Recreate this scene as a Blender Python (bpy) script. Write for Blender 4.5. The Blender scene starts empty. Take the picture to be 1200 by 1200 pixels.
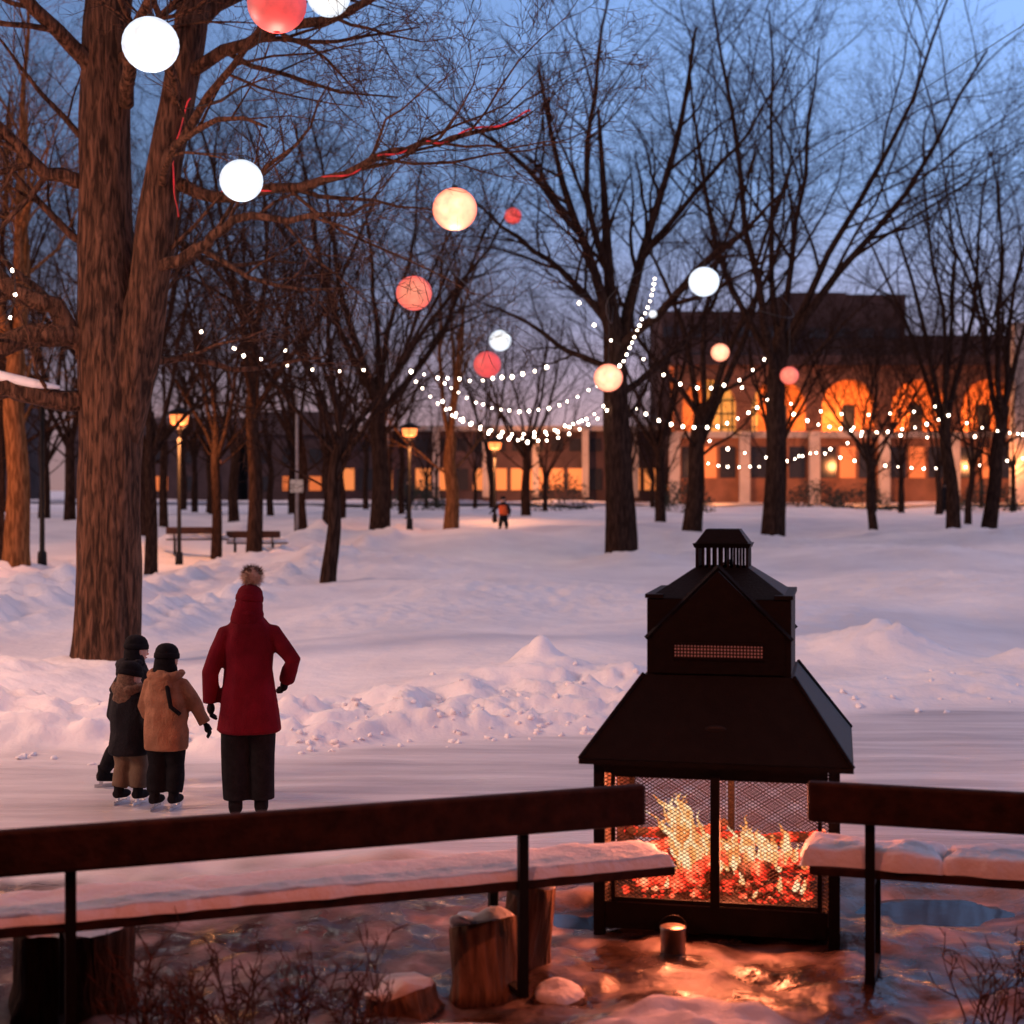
import bpy, bmesh, math, random
from mathutils import Vector, Matrix, noise
R=math.radians
sc=bpy.context.scene
sc.view_settings.view_transform='Standard'; sc.view_settings.look='None'; sc.view_settings.exposure=0
col=sc.collection
# ---------------------------------------------------------------- materials
def newmat(name):
    m=bpy.data.materials.new(name); m.use_nodes=True
    nt=m.node_tree; b=nt.nodes['Principled BSDF']; return m,nt,b
def nosamp(m):
    m.cycles.emission_sampling='NONE'; return m
def plain(name,c,rough=.7,metal=0,var=.25,scale=8,bump=.0,bscale=60,coords='Object',spec=.3):
    m,nt,b=newmat(name); b.inputs['Specular IOR Level'].default_value=spec
    b.inputs['Roughness'].default_value=rough; b.inputs['Metallic'].default_value=metal
    tc=nt.nodes.new('ShaderNodeTexCoord'); n=nt.nodes.new('ShaderNodeTexNoise')
    n.inputs['Scale'].default_value=scale; n.inputs['Detail'].default_value=3
    nt.links.new(tc.outputs[coords],n.inputs['Vector'])
    r=nt.nodes.new('ShaderNodeValToRGB')
    r.color_ramp.elements[0].position=.3; r.color_ramp.elements[1].position=.7
    r.color_ramp.elements[0].color=(*[x*(1-var) for x in c],1); r.color_ramp.elements[1].color=(*[min(1,x*(1+var)) for x in c],1)
    nt.links.new(n.outputs['Fac'],r.inputs['Fac']); nt.links.new(r.outputs['Color'],b.inputs['Base Color'])
    if bump:
        n2=nt.nodes.new('ShaderNodeTexNoise'); n2.inputs['Scale'].default_value=bscale; n2.inputs['Detail'].default_value=3
        nt.links.new(tc.outputs[coords],n2.inputs['Vector'])
        bp=nt.nodes.new('ShaderNodeBump'); bp.inputs['Strength'].default_value=bump; bp.inputs['Distance'].default_value=.02
        nt.links.new(n2.outputs['Fac'],bp.inputs['Height']); nt.links.new(bp.outputs['Normal'],b.inputs['Normal'])
    return m
def emit(name,c,s,samp=False):
    m,nt,b=newmat(name); b.inputs['Base Color'].default_value=(*[x*.3 for x in c],1)
    b.inputs['Emission Color'].default_value=(*c,1); b.inputs['Emission Strength'].default_value=s
    return m if samp else nosamp(m)
def bark(name,c,var=.45,bump=True):
    m,nt,b=newmat(name); b.inputs['Roughness'].default_value=.9; b.inputs['Specular IOR Level'].default_value=.15 if bump else 0
    tc=nt.nodes.new('ShaderNodeTexCoord'); mp=nt.nodes.new('ShaderNodeMapping'); mp.inputs['Scale'].default_value=(1,1,.16)
    nt.links.new(tc.outputs['Object'],mp.inputs['Vector'])
    n=nt.nodes.new('ShaderNodeTexNoise'); n.inputs['Scale'].default_value=22; n.inputs['Detail'].default_value=5 if bump else 1; n.inputs['Distortion'].default_value=.6 if bump else 0
    nt.links.new(mp.outputs['Vector'],n.inputs['Vector'])
    r=nt.nodes.new('ShaderNodeValToRGB'); r.color_ramp.elements[0].position=.38; r.color_ramp.elements[1].position=.66
    r.color_ramp.elements[0].color=(*[x*(1-var) for x in c],1); r.color_ramp.elements[1].color=(*[x*(1+var) for x in c],1)
    nt.links.new(n.outputs['Fac'],r.inputs['Fac']); nt.links.new(r.outputs['Color'],b.inputs['Base Color'])
    if bump:
        bp=nt.nodes.new('ShaderNodeBump'); bp.inputs['Strength'].default_value=1; bp.inputs['Distance'].default_value=.05
        nt.links.new(n.outputs['Fac'],bp.inputs['Height']); nt.links.new(bp.outputs['Normal'],b.inputs['Normal'])
    return m
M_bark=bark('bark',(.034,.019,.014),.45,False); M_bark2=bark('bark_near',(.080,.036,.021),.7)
M_black=plain('black_steel',(.008,.006,.0055),.6,.2,.3,12,.2,80,spec=.25)
M_dark=plain('dark_paint',(.02,.018,.018),.5)
M_wood=plain('bench_wood',(.035,.013,.008),.6,0,.45,14,.3,40,spec=.25)
M_wire=plain('wire',(.02,.02,.02),.6)
M_snow=plain('snow_caps',(.80,.77,.78),.6,0,.06,3,.6,22)
# ---------------------------------------------------------------- mesh helpers
def mesh_obj(name,V,F,mat,parent=None,smooth=True,mats=None,midx=None):
    me=bpy.data.meshes.new(name); me.from_pydata([tuple(v) for v in V],[],F)
    if mats:
        for m in mats: me.materials.append(m)
        if midx: me.polygons.foreach_set('material_index',midx)
    elif mat: me.materials.append(mat)
    if smooth: me.polygons.foreach_set('use_smooth',[True]*len(me.polygons))
    me.update()
    o=bpy.data.objects.new(name,me); col.objects.link(o)
    if parent: o.parent=parent
    return o
def empty(name,loc=(0,0,0),rz=0):
    o=bpy.data.objects.new(name,None); col.objects.link(o); o.location=loc; o.rotation_euler=(0,0,rz); o.empty_display_size=.2; return o
def tube(V,F,pts,rad,sides=6,cap=True,sx=1.0):
    n=len(pts); base=len(V); prev=None
    for i in range(n):
        if i==0: t=pts[1]-pts[0]
        elif i==n-1: t=pts[-1]-pts[-2]
        else: t=pts[i+1]-pts[i-1]
        if t.length<1e-9: t=Vector((0,0,1))
        t=t.normalized()
        if prev is None:
            ref=Vector((1,0,0)) if abs(t.x)<.8 else Vector((0,1,0))
            u=(ref-t*ref.dot(t)).normalized()
        else:
            u=prev-t*prev.dot(t)
            u=u.normalized() if u.length>1e-6 else t.orthogonal().normalized()
        prev=u; w=t.cross(u)
        r=rad[i]; p=pts[i]
        for k in range(sides):
            a=2*math.pi*k/sides
            V.append(p+u*(math.cos(a)*r*sx)+w*(math.sin(a)*r))
    for i in range(n-1):
        b0=base+i*sides; b1=b0+sides
        for k in range(sides):
            k2=(k+1)%sides
            F.append((b0+k,b0+k2,b1+k2,b1+k))
    if cap:
        F.append(tuple(base+k for k in range(sides-1,-1,-1)))
        F.append(tuple(base+(n-1)*sides+k for k in range(sides)))
def box(V,F,c,s,rz=0):
    b=len(V); ca,sa=math.cos(rz),math.sin(rz)
    for dz in(-1,1):
        for dx,dy in((-1,-1),(1,-1),(1,1),(-1,1)):
            x=dx*s[0]/2;y=dy*s[1]/2
            V.append(Vector((c[0]+x*ca-y*sa,c[1]+x*sa+y*ca,c[2]+dz*s[2]/2)))
    for f in((3,2,1,0),(4,5,6,7),(0,1,5,4),(1,2,6,5),(2,3,7,6),(3,0,4,7)): F.append(tuple(b+i for i in f))
def boxobj(name,c,s,mat,parent=None,rz=0,bev=.006):
    V,F=[],[]; box(V,F,(0,0,0),s,0)
    o=mesh_obj(name,V,F,mat,parent,False); o.location=c; o.rotation_euler=(0,0,rz)
    if bev:
        md=o.modifiers.new('b','BEVEL'); md.width=bev; md.segments=2
    return o
def ell(V,F,c,r,nu=14,nv=10,rot=None):
    b=len(V)
    for j in range(nv+1):
        th=math.pi*j/nv
        for i in range(nu):
            ph=2*math.pi*i/nu
            v=Vector((r[0]*math.sin(th)*math.cos(ph),r[1]*math.sin(th)*math.sin(ph),r[2]*math.cos(th)))
            if rot: v=rot@v
            V.append(Vector(c)+v)
    for j in range(nv):
        for i in range(nu):
            F.append((b+j*nu+i,b+(j+1)*nu+i,b+(j+1)*nu+(i+1)%nu,b+j*nu+(i+1)%nu))
def loft(V,F,rings,sides=20):
    b=len(V)
    for (cx,cy,z,rx,ry) in rings:
        for k in range(sides):
            a=2*math.pi*k/sides
            V.append(Vector((cx+rx*math.cos(a),cy+ry*math.sin(a),z)))
    n=len(rings)
    for i in range(n-1):
        for k in range(sides):
            k2=(k+1)%sides
            F.append((b+i*sides+k,b+i*sides+k2,b+(i+1)*sides+k2,b+(i+1)*sides+k))
    F.append(tuple(b+k for k in range(sides-1,-1,-1))); F.append(tuple(b+(n-1)*sides+k for k in range(sides)))
def lerp(tab,x):
    if x<=tab[0][0]: return tab[0][1]
    for (a,b),(c,d) in zip(tab,tab[1:]):
        if x<=c:
            t=(x-a)/(c-a); return b+(d-b)*t
    return tab[-1][1]
def sm(a,b,x):
    t=max(0,min(1,(x-a)/(b-a))); return t*t*(3-2*t)
# ---------------------------------------------------------------- terrain
EDGE=[(-40,11),(-8,12.8),(-4.5,13.4),(-2,14),(0,14.7),(2,15.7),(6,17.2),(12,19.5),(40,26)]
BANK=[(-1,0),(.0,.02),(1.0,.17),(2.5,.25),(5,.28),(15,.3),(28,.5),(35,.9),(45,1.2),(92,1.55),(300,2),(1500,2)]
MOUNDS=[(.25,17.4,.30,.27),(.65,17.2,.16,.7),(-.4,17.0,.10,.8),(4.9,20,.36,.7),(4.2,20.6,.2,1.2),(6.6,19.2,.25,.7),(-5.6,17.2,.2,1.3),(-7,16,.3,1.3),(1.2,30,.22,5),(9,30,.3,4),(4.5,25,.22,2),(-2,25,.2,2.2),
        (3.1,42.4,.3,1.4),(-8.5,26,.45,2.2),(-6.0,24,.25,1.2),(-10,33,.3,2),(-4,38,.3,4),(8,46,.3,6),(17,50,.5,5),(12,40,.4,3),(.75,6.45,.2,.6),(-.25,6.6,.1,.3),(-4.9,18.4,.15,.9),(-4.6,14.6,.20,1.0)]
PUD=[(2.45,8.9,.55),(.42,8.75,.36)]
def N(x,y,z=0): return noise.noise(Vector((x,y,z)))
def hgt(x,y):
    e=lerp(EDGE,x); s=y-e+.5*N(x*.6,3.1)
    h=lerp(BANK,s)
    snow=sm(0,1.5,s)
    h+=snow*(.30*N(x*.16,y*.13,1)+.13*N(x*.45,y*.32,2)+.022*N(x*1.8,y*1.4,3))
    loc=.85-.55*sm(1.6,3.2,x)+.35*sm(4.5,7,x)
    ridge=sm(0.,.45,s)*(1-sm(1.1,2.8,s))*loc
    h+=ridge*(.07+.27*abs(N(x*1.1,y*1.1,5))+.16*N(x*3.3,y*3.3,6)+.08*N(x*8,y*8,7)+.04*N(x*17,y*17,7))
    if 19<y<62:
        q=x+9.3+ (y-30)*-.06
        rr=1.3*math.exp(-((abs(q)-1.9)/.8)**2)+1.1*math.exp(-((q-4.2)/.6)**2)
        h+=rr*(.12+.30*abs(N(x*1.5,y*.8,9))+.12*N(x*4,y*3,9)+.05*N(x*9,y*7,9))*sm(19,24,y)*(1-sm(52,62,y))
    if y<60:
        for mx,my,mh,mw in MOUNDS:
            d2=((x-mx)**2+(y-my)**2)/(mw*mw)
            if d2<8:
                h+=mh*math.exp(-d2*1.3)*(1+.35*N(x*4,y*4,mx)+.15*N(x*11,y*11,mx))
    near=1-sm(9,10.2,y+.4*N(x,y,4))
    nz=.05*N(x*2,y*2,8)+.03*N(x*6,y*6,8)+.012*N(x*15,y*15,8)
    pk=0
    if near>0:
        for px,py,pr in PUD: pk=max(pk,1-sm(.55,1.25,math.hypot(x-px,(y-py)*1.2)/pr+.3*N(x*5,y*5,2)))
        h+=near*(nz*(1-pk)-.05*pk)
    bk=math.exp(-((y-9.9-.3*N(x*.7,1))/.25)**2)*(.05+.09*N(x*2,y*2,12))
    h+=bk*(1 if x<0.2 else .3)
    h+=(1-near)*(1-snow)*.012*N(x*1.3,y*1.3,13)
    return h
rows=[]; y=-30.
while y<1600:
    rows.append(y)
    if y<4: y+=1.2
    elif y<9.9: y+=.045
    elif y<22: y+=.055
    elif y<60: y+=.06+(y-22)*.012
    else: y*=1.03
NC=330; V=[];F=[];ice=[];slu=[]
for y in rows:
    W=9+max(abs(y),4)*.75
    for i in range(NC+1):
        u=-1+2*i/NC; x=W*(.42*u+.58*u**3)
        V.append((x,y,hgt(x,y) if y<400 else 2.0))
        e=lerp(EDGE,x); s=y-e+.5*N(x*.6,3.1)
        ice.append((1-sm(-.3,.3,s))*sm(9.6,10.6,y))
        v=max(1-sm(9.0,10.3,y+.9*N(x*.8,y*.8,21)+.3*N(x*3,y*3,22)),0)
        m=0
        for mx,my,mw in((.75,6.45,.6),(-.25,6.6,.35)):
            m=max(m,1-sm(.5,1.0,math.hypot(x-mx,y-my)/mw+.25*N(x*4,y*4,3)))
        slu.append(v*(1-m))
for j in range(len(rows)-1):
    for i in range(NC):
        a=j*(NC+1)+i; F.append((a,a+1,a+NC+2,a+NC+1))
m,nt,b=newmat('snow_ground'); b.inputs['Specular IOR Level'].default_value=.4
L=nt.links.new
tc=nt.nodes.new('ShaderNodeTexCoord')
ai=nt.nodes.new('ShaderNodeAttribute'); ai.attribute_name='ice'
as_=nt.nodes.new('ShaderNodeAttribute'); as_.attribute_name='slush'
def noi(scale,det=5,dist=0,vec=None):
    n=nt.nodes.new('ShaderNodeTexNoise'); n.inputs['Scale'].default_value=scale; n.inputs['Detail'].default_value=det; n.inputs['Distortion'].default_value=dist
    L(vec or tc.outputs['Object'],n.inputs['Vector']); return n
def ramp(src,els):
    r=nt.nodes.new('ShaderNodeValToRGB'); cr=r.color_ramp
    while len(cr.elements)<len(els): cr.elements.new(.5)
    for e,(p,c) in zip(cr.elements,els): e.position=p; e.color=(*c,1)
    L(src,r.inputs['Fac']); return r
def mix(f,a,bb,mode='MIX'):
    n=nt.nodes.new('ShaderNodeMix'); n.data_type='RGBA'; n.blend_type=mode
    L(f,n.inputs[0]); L(a,n.inputs[6]); L(bb,n.inputs[7]); return n.outputs[2]
mp=nt.nodes.new('ShaderNodeMapping'); mp.inputs['Scale'].default_value=(.30,2.5,1); mp.inputs['Rotation'].default_value=(0,0,R(-14)); L(tc.outputs['Object'],mp.inputs['Vector'])
n1=noi(.7,4); snowc=ramp(n1.outputs['Fac'],[(.3,(.70,.68,.71)),(.7,(.86,.83,.84))])
n2=noi(1.3,7,.5,mp.outputs['Vector']); icec=ramp(n2.outputs['Fac'],[(.32,(.40,.38,.41)),(.5,(.56,.53,.55)),(.72,(.74,.71,.73))])
n3=noi(2.6,7,.3); sluc=ramp(n3.outputs['Fac'],[(.38,(.030,.016,.012)),(.52,(.09,.055,.045)),(.62,(.24,.17,.16)),(.75,(.5,.43,.42))])
c1=mix(ai.outputs['Fac'],snowc.outputs['Color'],icec.outputs['Color'])
c2=mix(as_.outputs['Fac'],c1,sluc.outputs['Color'])
L(c2,b.inputs['Base Color'])
rr=nt.nodes.new('ShaderNodeMapRange'); L(ai.outputs['Fac'],rr.inputs[0]); rr.inputs[3].default_value=.75; rr.inputs[4].default_value=.32
sl=ramp(n3.outputs['Fac'],[(.42,(.14,)*3),(.6,(.55,)*3)])
rm=nt.nodes.new('ShaderNodeMix'); rm.data_type='FLOAT'; L(as_.outputs['Fac'],rm.inputs[0]); L(rr.outputs[0],rm.inputs[2]); L(sl.outputs['Color'],rm.inputs[3])
L(rm.outputs[0],b.inputs['Roughness'])
n5=noi(6,6,.8,mp.outputs['Vector'])
n4=noi(5,6)
hm=nt.nodes.new('ShaderNodeMix'); hm.data_type='FLOAT'; L(ai.outputs['Fac'],hm.inputs[0]); L(n4.outputs['Fac'],hm.inputs[2]); L(n5.outputs['Fac'],hm.inputs[3])
bp=nt.nodes.new('ShaderNodeBump'); bp.inputs['Strength'].default_value=.6; bp.inputs['Distance'].default_value=.055
L(hm.outputs[0],bp.inputs['Height']); L(bp.outputs['Normal'],b.inputs['Normal'])
g=mesh_obj('snow_ground',V,F,m)
for nm,arr in(('ice',ice),('slush',slu)):
    at=g.data.attributes.new(nm,'FLOAT','POINT'); at.data.foreach_set('value',arr)
m,nt,b=newmat('puddle_water'); b.inputs['Base Color'].default_value=(.02,.03,.045,1); b.inputs['Roughness'].default_value=.06
M_pud=m; L=nt.links.new; tc=nt.nodes.new('ShaderNodeTexCoord'); n=nt.nodes.new('ShaderNodeTexNoise'); n.inputs['Scale'].default_value=9; L(tc.outputs['Object'],n.inputs['Vector'])
bp=nt.nodes.new('ShaderNodeBump'); bp.inputs['Strength'].default_value=.3; L(n.outputs['Fac'],bp.inputs['Height']); L(bp.outputs['Normal'],b.inputs['Normal'])
for i,(px,py,pr) in enumerate(PUD):
    V=[Vector((0,0,0))];F=[];n=40
    for k in range(n):
        a=2*math.pi*k/n; q=1.05+.3*N(math.cos(a)*1.5,math.sin(a)*1.5,i*3); V.append(Vector((pr*q*math.cos(a),pr*q*.85*math.sin(a),0)))
    for k in range(n): F.append((0,1+k,1+(k+1)%n))
    o=mesh_obj('puddle',V,F,M_pud); o.location=(px,py,-.045)
V=[];F=[];ys=[93,95,97,99,101]
for yy in ys:
    for xx in range(-100,101,4): V.append(Vector((xx,yy,hgt(xx,yy)+.12)))
nx=51
for j in range(len(ys)-1):
    for i in range(nx-1):
        a=j*nx+i; F.append((a,a+1,a+nx+1,a+nx))
mesh_obj('street',V,F,plain('snowy_asphalt',(.20,.20,.24),.6,0,.5,.6))
# ---------------------------------------------------------------- trees
UP=Vector((0,0,1))
def rv(rng): return Vector((rng.uniform(-1,1),rng.uniform(-1,1),rng.uniform(-1,1)))
def branch(V,F,rng,p,d,Ln,r,lvl,maxl,cnt,wand=.22,trop=.07,sub=1.0):
    n=[7,6,4,3,2,2][lvl]; sides=[9,5,3,3,3,3][lvl]
    pts=[p.copy()]; step=Ln/n
    for i in range(n):
        d=(d+rv(rng)*wand+UP*trop).normalized(); p=p+d*step; pts.append(p)
    rad=[r*(1-.78*i/n) for i in range(n+1)]
    tube(V,F,pts,rad,sides,False)
    if lvl<maxl: kids(V,F,rng,pts,rad,Ln,lvl,maxl,cnt,.2,sub)
def kids(V,F,rng,pts,rad,Ln,lvl,maxl,cnt,t0=.22,sub=1.0):
    n=len(pts)-1; k=cnt[lvl]
    for j in range(k):
        t=t0+(1-t0)*(j+rng.random())/k
        q=min(n-1,int(t*n)); f=t*n-q
        p=pts[q].lerp(pts[q+1],f); d=(pts[q+1]-pts[q]).normalized(); r=rad[q]*(1-f)+rad[q+1]*f
        ax=d.cross(rv(rng))
        if ax.length<1e-3: continue
        nd=Matrix.Rotation(R(rng.uniform(22,58)),3,ax.normalized())@d
        cl=Ln*rng.uniform(.42,.70)*(1-.35*t)*sub
        branch(V,F,rng,p,nd,cl,max(.0045,min(r*rng.uniform(.42,.62),.020*cl)),lvl+1,maxl,cnt,.24,.04)
def smooth_path(ctrl,rad,n=5):
    P=[];Q=[]
    c=[ctrl[0]]+ctrl+[ctrl[-1]]
    for i in range(1,len(c)-2):
        for k in range(n):
            t=k/n; a,b_,c_,d_=c[i-1],c[i],c[i+1],c[i+2]
            P.append(.5*((2*b_)+(c_-a)*t+(2*a-5*b_+4*c_-d_)*t*t+(3*b_-a-3*c_+d_)*t**3))
            Q.append(rad[i-1]+(rad[i]-rad[i-1])*t)
    P.append(ctrl[-1]);Q.append(rad[-1]); return P,Q
def gen_tree(seed,H,r0,fork,nst=5,spread=30,cnt=(9,7,6,4),lean=(0,0),maxl=4):
    rng=random.Random(seed); V=[];F=[]
    f=H*fork
    ctrl=[Vector((0,0,-.3)),Vector((0,0,.15)),Vector((lean[0]*.3+.05,lean[1]*.3,f*.4)),Vector((lean[0]*.7-.06,lean[1]*.7,f*.75)),Vector((lean[0],lean[1],f)),Vector((lean[0]*1.3,lean[1]*1.3,f*1.12))]
    P,Q=smooth_path(ctrl,[r0*1.4,r0*1.15,r0*.95,r0*.88,r0*.8,r0*.4],4)
    tube(V,F,P,Q,12,True)
    a0=rng.random()*6.28
    for s in range(nst):
        a=a0+2*math.pi*s/nst+rng.uniform(-.4,.4); sp=R(spread*rng.uniform(.6,1.25)) if s else R(8)
        d=Vector((math.sin(sp)*math.cos(a),math.sin(sp)*math.sin(a),math.cos(sp)))
        p=Vector((lean[0],lean[1],f*rng.uniform(.78,1.02)))
        branch(V,F,rng,p,d,(H-f)*rng.uniform(.8,1.05),r0*rng.uniform(.34,.5),0,maxl,cnt,.17,.06)
    for s in range(2):
        a=rng.random()*6.28; d=Vector((math.cos(a),math.sin(a),.6)).normalized()
        branch(V,F,rng,Vector((lean[0]*.6,lean[1]*.6,f*rng.uniform(.6,.8))),d,(H-f)*.5,r0*.2,1,maxl,cnt,.2,.05)
    return V,F
def place_tree(x,y,V=None,F=None,mesh=None,rz=0,s=1,mat=None,name='bare_tree'):
    if mesh is None: o=mesh_obj(name,V,F,mat or M_bark)
    else: o=bpy.data.objects.new(name,mesh); col.objects.link(o)
    o.location=(x,y,hgt(x,y)-.02); o.rotation_euler=(0,0,rz); o.scale=(s,s,s); return o
def hero(name,x0,y0,stems,limbs,seed,cnt,mat,maxl=4):
    rng=random.Random(seed);V=[];F=[]
    o=Vector((x0,y0,hgt(x0,y0)))
    def cv(l): return [Vector(p)-o for p in l]
    for ctrl,rad,k in stems:
        P,Q=smooth_path(cv(ctrl),rad,7)
        b0=len(V)
        tube(V,F,P,Q,28,True)
        for i in range(b0,len(V)):
            v=V[i]; ax=P[(i-b0)//28]; w=(v-ax)
            q=N(v.x*5,v.y*5,v.z*.6)*.10+N(v.x*12,v.y*12,v.z*1.3)*.08
            V[i]=ax+w*(1+q)
        if k: 
            c=list(cnt); c[0]=k
            kids(V,F,rng,P,Q,6.5,0,maxl,c,.35)
    for ctrl,rad,k in limbs:
        P,Q=smooth_path(cv(ctrl),rad,4)
        P=[p+rv(rng)*.04 for p in P]
        tube(V,F,P,Q,10,True)
        ln=sum((a-b).length for a,b in zip(P,P[1:])); c=list(cnt); c[0]=k
        kids(V,F,rng,P,Q,ln,0,maxl,c,.2)
    t=mesh_obj(name,V,F,mat); t.location=o; return t
stems=[([(-4.88,18.4,-.1),(-4.87,18.4,.5),(-4.84,18.4,1.2),(-4.83,18.4,2.2),(-4.80,18.4,3.2),(-4.80,18.4,3.9),(-4.84,18.45,4.7),(-4.90,18.5,5.7),(-4.90,18.5,7.2),(-4.85,18.5,8.4),(-4.6,18.6,10),(-4.3,18.8,13)],
        [.46,.40,.37,.37,.39,.40,.36,.32,.30,.28,.2,.06],9),
       ([(-4.66,18.35,3.0),(-4.50,18.3,3.9),(-4.30,18.25,4.9),(-4.12,18.2,6.2),(-3.92,18.2,7.2),(-3.74,18.2,8.3),(-3.3,18.3,10.5),(-2.6,18.3,13)],
        [.24,.27,.25,.22,.20,.18,.13,.04],11)]
limbs=[([(-4.15,18.2,6.15),(-3.47,18.0,5.87),(-2.15,17.7,5.98),(-1.33,17.4,6.23),(-.65,17.3,6.38),(.2,17.2,6.62)],[.10,.07,.05,.04,.03,.01],12),
 ([(-4.4,18.2,5.0),(-3.7,18.0,5.2),(-3.2,17.8,5.55),(-2.3,17.5,5.5),(-1.5,17.2,5.6)],[.09,.07,.05,.035,.01],8),
 ([(-4.0,18.2,7.3),(-3.1,17.8,7.6),(-1.9,17.4,7.85),(-.8,17,8.3)],[.09,.07,.05,.015],10),
 ([(-3.9,18.2,7.8),(-3.0,18.6,8.6),(-1.6,19.2,9.2),(0,19.6,9.8)],[.09,.07,.05,.015],11),
 ([(-5.05,18.3,4.0),(-5.4,18.1,4.55),(-5.9,18,4.8),(-6.5,17.8,5.6),(-7.2,17.5,7)],[.14,.12,.10,.08,.03],8),
 ([(-5.05,18.3,3.45),(-5.5,18.1,3.5),(-6.1,17.9,3.62),(-7.2,17.8,3.5)],[.13,.12,.12,.07],4),
 ([(-5.05,18.3,4.25),(-5.6,18.0,4.2),(-6.3,17.7,3.95),(-7.3,17.4,4.2)],[.15,.14,.12,.05],7),
 ([(-5.1,18.4,6.1),(-5.7,18.2,6.3),(-6.3,17.8,7.1),(-6.9,17.5,8.6)],[.10,.08,.06,.03],10),
 ([(-5.0,18.4,7.4),(-5.5,17.8,8.0),(-6.1,17,8.8),(-6.4,16.5,10)],[.11,.08,.06,.03],10),
 ([(-4.6,18.2,7.0),(-4.2,17.2,7.6),(-3.4,16,8.0),(-2.6,15,8.3)],[.09,.07,.05,.015],10),
 ([(-4.3,18.2,5.6),(-3.9,18.6,5.3),(-3.5,19.0,5.2),(-2.6,19.4,5.3)],[.06,.045,.03,.01],6),
 ([(-4.45,18.2,3.9),(-4.0,18.6,4.0),(-3.2,18.9,3.9),(-2.2,19.2,4.1)],[.06,.045,.03,.01],6)]
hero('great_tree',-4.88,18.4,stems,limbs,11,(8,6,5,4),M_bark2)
V=[];F=[];P=[Vector(p) for p in[(-5.3,18.0,3.61),(-5.6,17.95,3.65),(-6.0,17.85,3.74),(-6.6,17.8,3.69),(-7.1,17.75,3.58)]]
tube(V,F,P,[.02,.06,.07,.06,.03],8)
mesh_obj('branch_snow',V,F,M_snow)
y2=42.7
stems=[([(3.04,y2,0),(3.04,y2,.8),(3.0,y2,2.5),(2.9,y2,4.5),(2.82,y2,6.6),(2.75,y2,7.6),(2.6,y2,10),(2.4,y2,13)],[.58,.45,.39,.36,.30,.18,.11,.04],10),
       ([(2.95,y2,5.2),(2.7,y2-.2,6.8),(2.25,y2-.4,8.5),(1.4,y2-.6,10.8),(.7,y2-.8,14)],[.18,.17,.13,.09,.03],12),
       ([(2.95,y2,5.6),(3.2,y2+.2,7.2),(3.8,y2+.4,9.5),(4.7,y2+.6,12.5),(5.2,y2+.7,15.5)],[.18,.17,.12,.08,.03],12)]
limbs=[([(2.9,y2,6.4),(4,y2-.6,7.2),(5.2,y2-1.2,8.6),(6.3,y2-1.5,9.4),(7.4,y2-1.8,10.6)],[.13,.12,.09,.06,.02],11),
 ([(2.8,y2,6.9),(1.6,y2-.6,8.2),(.2,y2-1.2,9.2),(-1.6,y2-1.4,10.6)],[.12,.09,.06,.02],12),
 ([(3.0,y2,5.0),(4.2,y2+.3,6.0),(5.4,y2+.8,7.2),(6.2,y2+1,9)],[.11,.09,.07,.02],9),
 ([(2.9,y2,5.8),(1.6,y2+.4,6.3),(.3,y2+.7,7.2),(-1.0,y2+1,7.8)],[.10,.08,.05,.02],9),
 ([(2.6,y2,8.6),(2.0,y2-1,10.5),(2.2,y2-1.6,13),(2.6,y2-2,16)],[.10,.08,.06,.02],11),
 ([(1.9,y2-.5,9.4),(.4,y2-.8,11.2),(-1.2,y2-1,12.4),(-2.6,y2-1.2,13.6)],[.09,.07,.04,.02],10),
 ([(3.6,y2+.3,8.9),(5.2,y2+.2,10.8),(6.6,y2,12.4),(7.8,y2,14.6)],[.09,.07,.04,.02],10)]
hero('centre_tree',3.04,y2,stems,limbs,5,(8,6,6,4),M_bark)
def T(seed,x,y,H,r,fork,n,spread,cnt=(9,6,6,4),lean=(0,0),mat=None,maxl=4):
    V,F=gen_tree(seed,H,r,fork,n,spread,cnt,lean,maxl); return place_tree(x,y,V,F,mat=mat)
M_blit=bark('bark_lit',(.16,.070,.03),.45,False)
T(21,8.5,50,18.5,.35,.33,6,34,(10,7,6,4),(.2,0))
t=T(22,15.8,55,15,.24,.27,5,27,(9,6,5,4),(-.3,0))
V22=t.data
t=T(23,17.4,56,14.5,.26,.28,5,30,(9,6,5,4),(.5,0)); V23=t.data
T(24,6.1,52,13,.3,.3,5,30,(8,6,5,4),(.3,0))
t=T(25,-3.85,32.2,8.6,.15,.34,6,42,(10,6,6,4),(.25,0)); V25=t.data
t=T(26,-4.3,50,14,.30,.32,6,33,(8,6,5,4)); V26=t.data
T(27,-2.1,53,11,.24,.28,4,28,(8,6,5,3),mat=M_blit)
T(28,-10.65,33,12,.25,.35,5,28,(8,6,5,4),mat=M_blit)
t=T(29,-7.05,42,14,.2,.35,5,26,(8,6,5,4)); V29=t.data
rng=random.Random(99)
lib=[V22,V23,V25,V26,V29]
spots=[(12.7,54,2,.95),(-8.7,37,4,.72),(-8.2,42.6,4,.7),(5.8,60,1,.75),(22,60,3,.85),(-13.5,40,3,.9),(-12,50,1,.95),
       (11,64,1,.7),(.6,66,3,.65),(-1,80,0,.75),(19,64,0,.6)]
for x,y,k,s in spots: place_tree(x,y,mesh=lib[k],rz=rng.random()*6.28,s=s)
lite=[]
for sd,H,r0,fk,ns,sp_ in((61,13,.22,.3,5,30),(62,11,.16,.35,4,26),(63,12,.2,.25,5,34)):
    V,F=gen_tree(sd,H,r0,fk,ns,sp_,(8,6,4,3),(0,0),3); me=mesh_obj('t',V,F,M_bark); lite.append(me.data); bpy.data.objects.remove(me)
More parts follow.
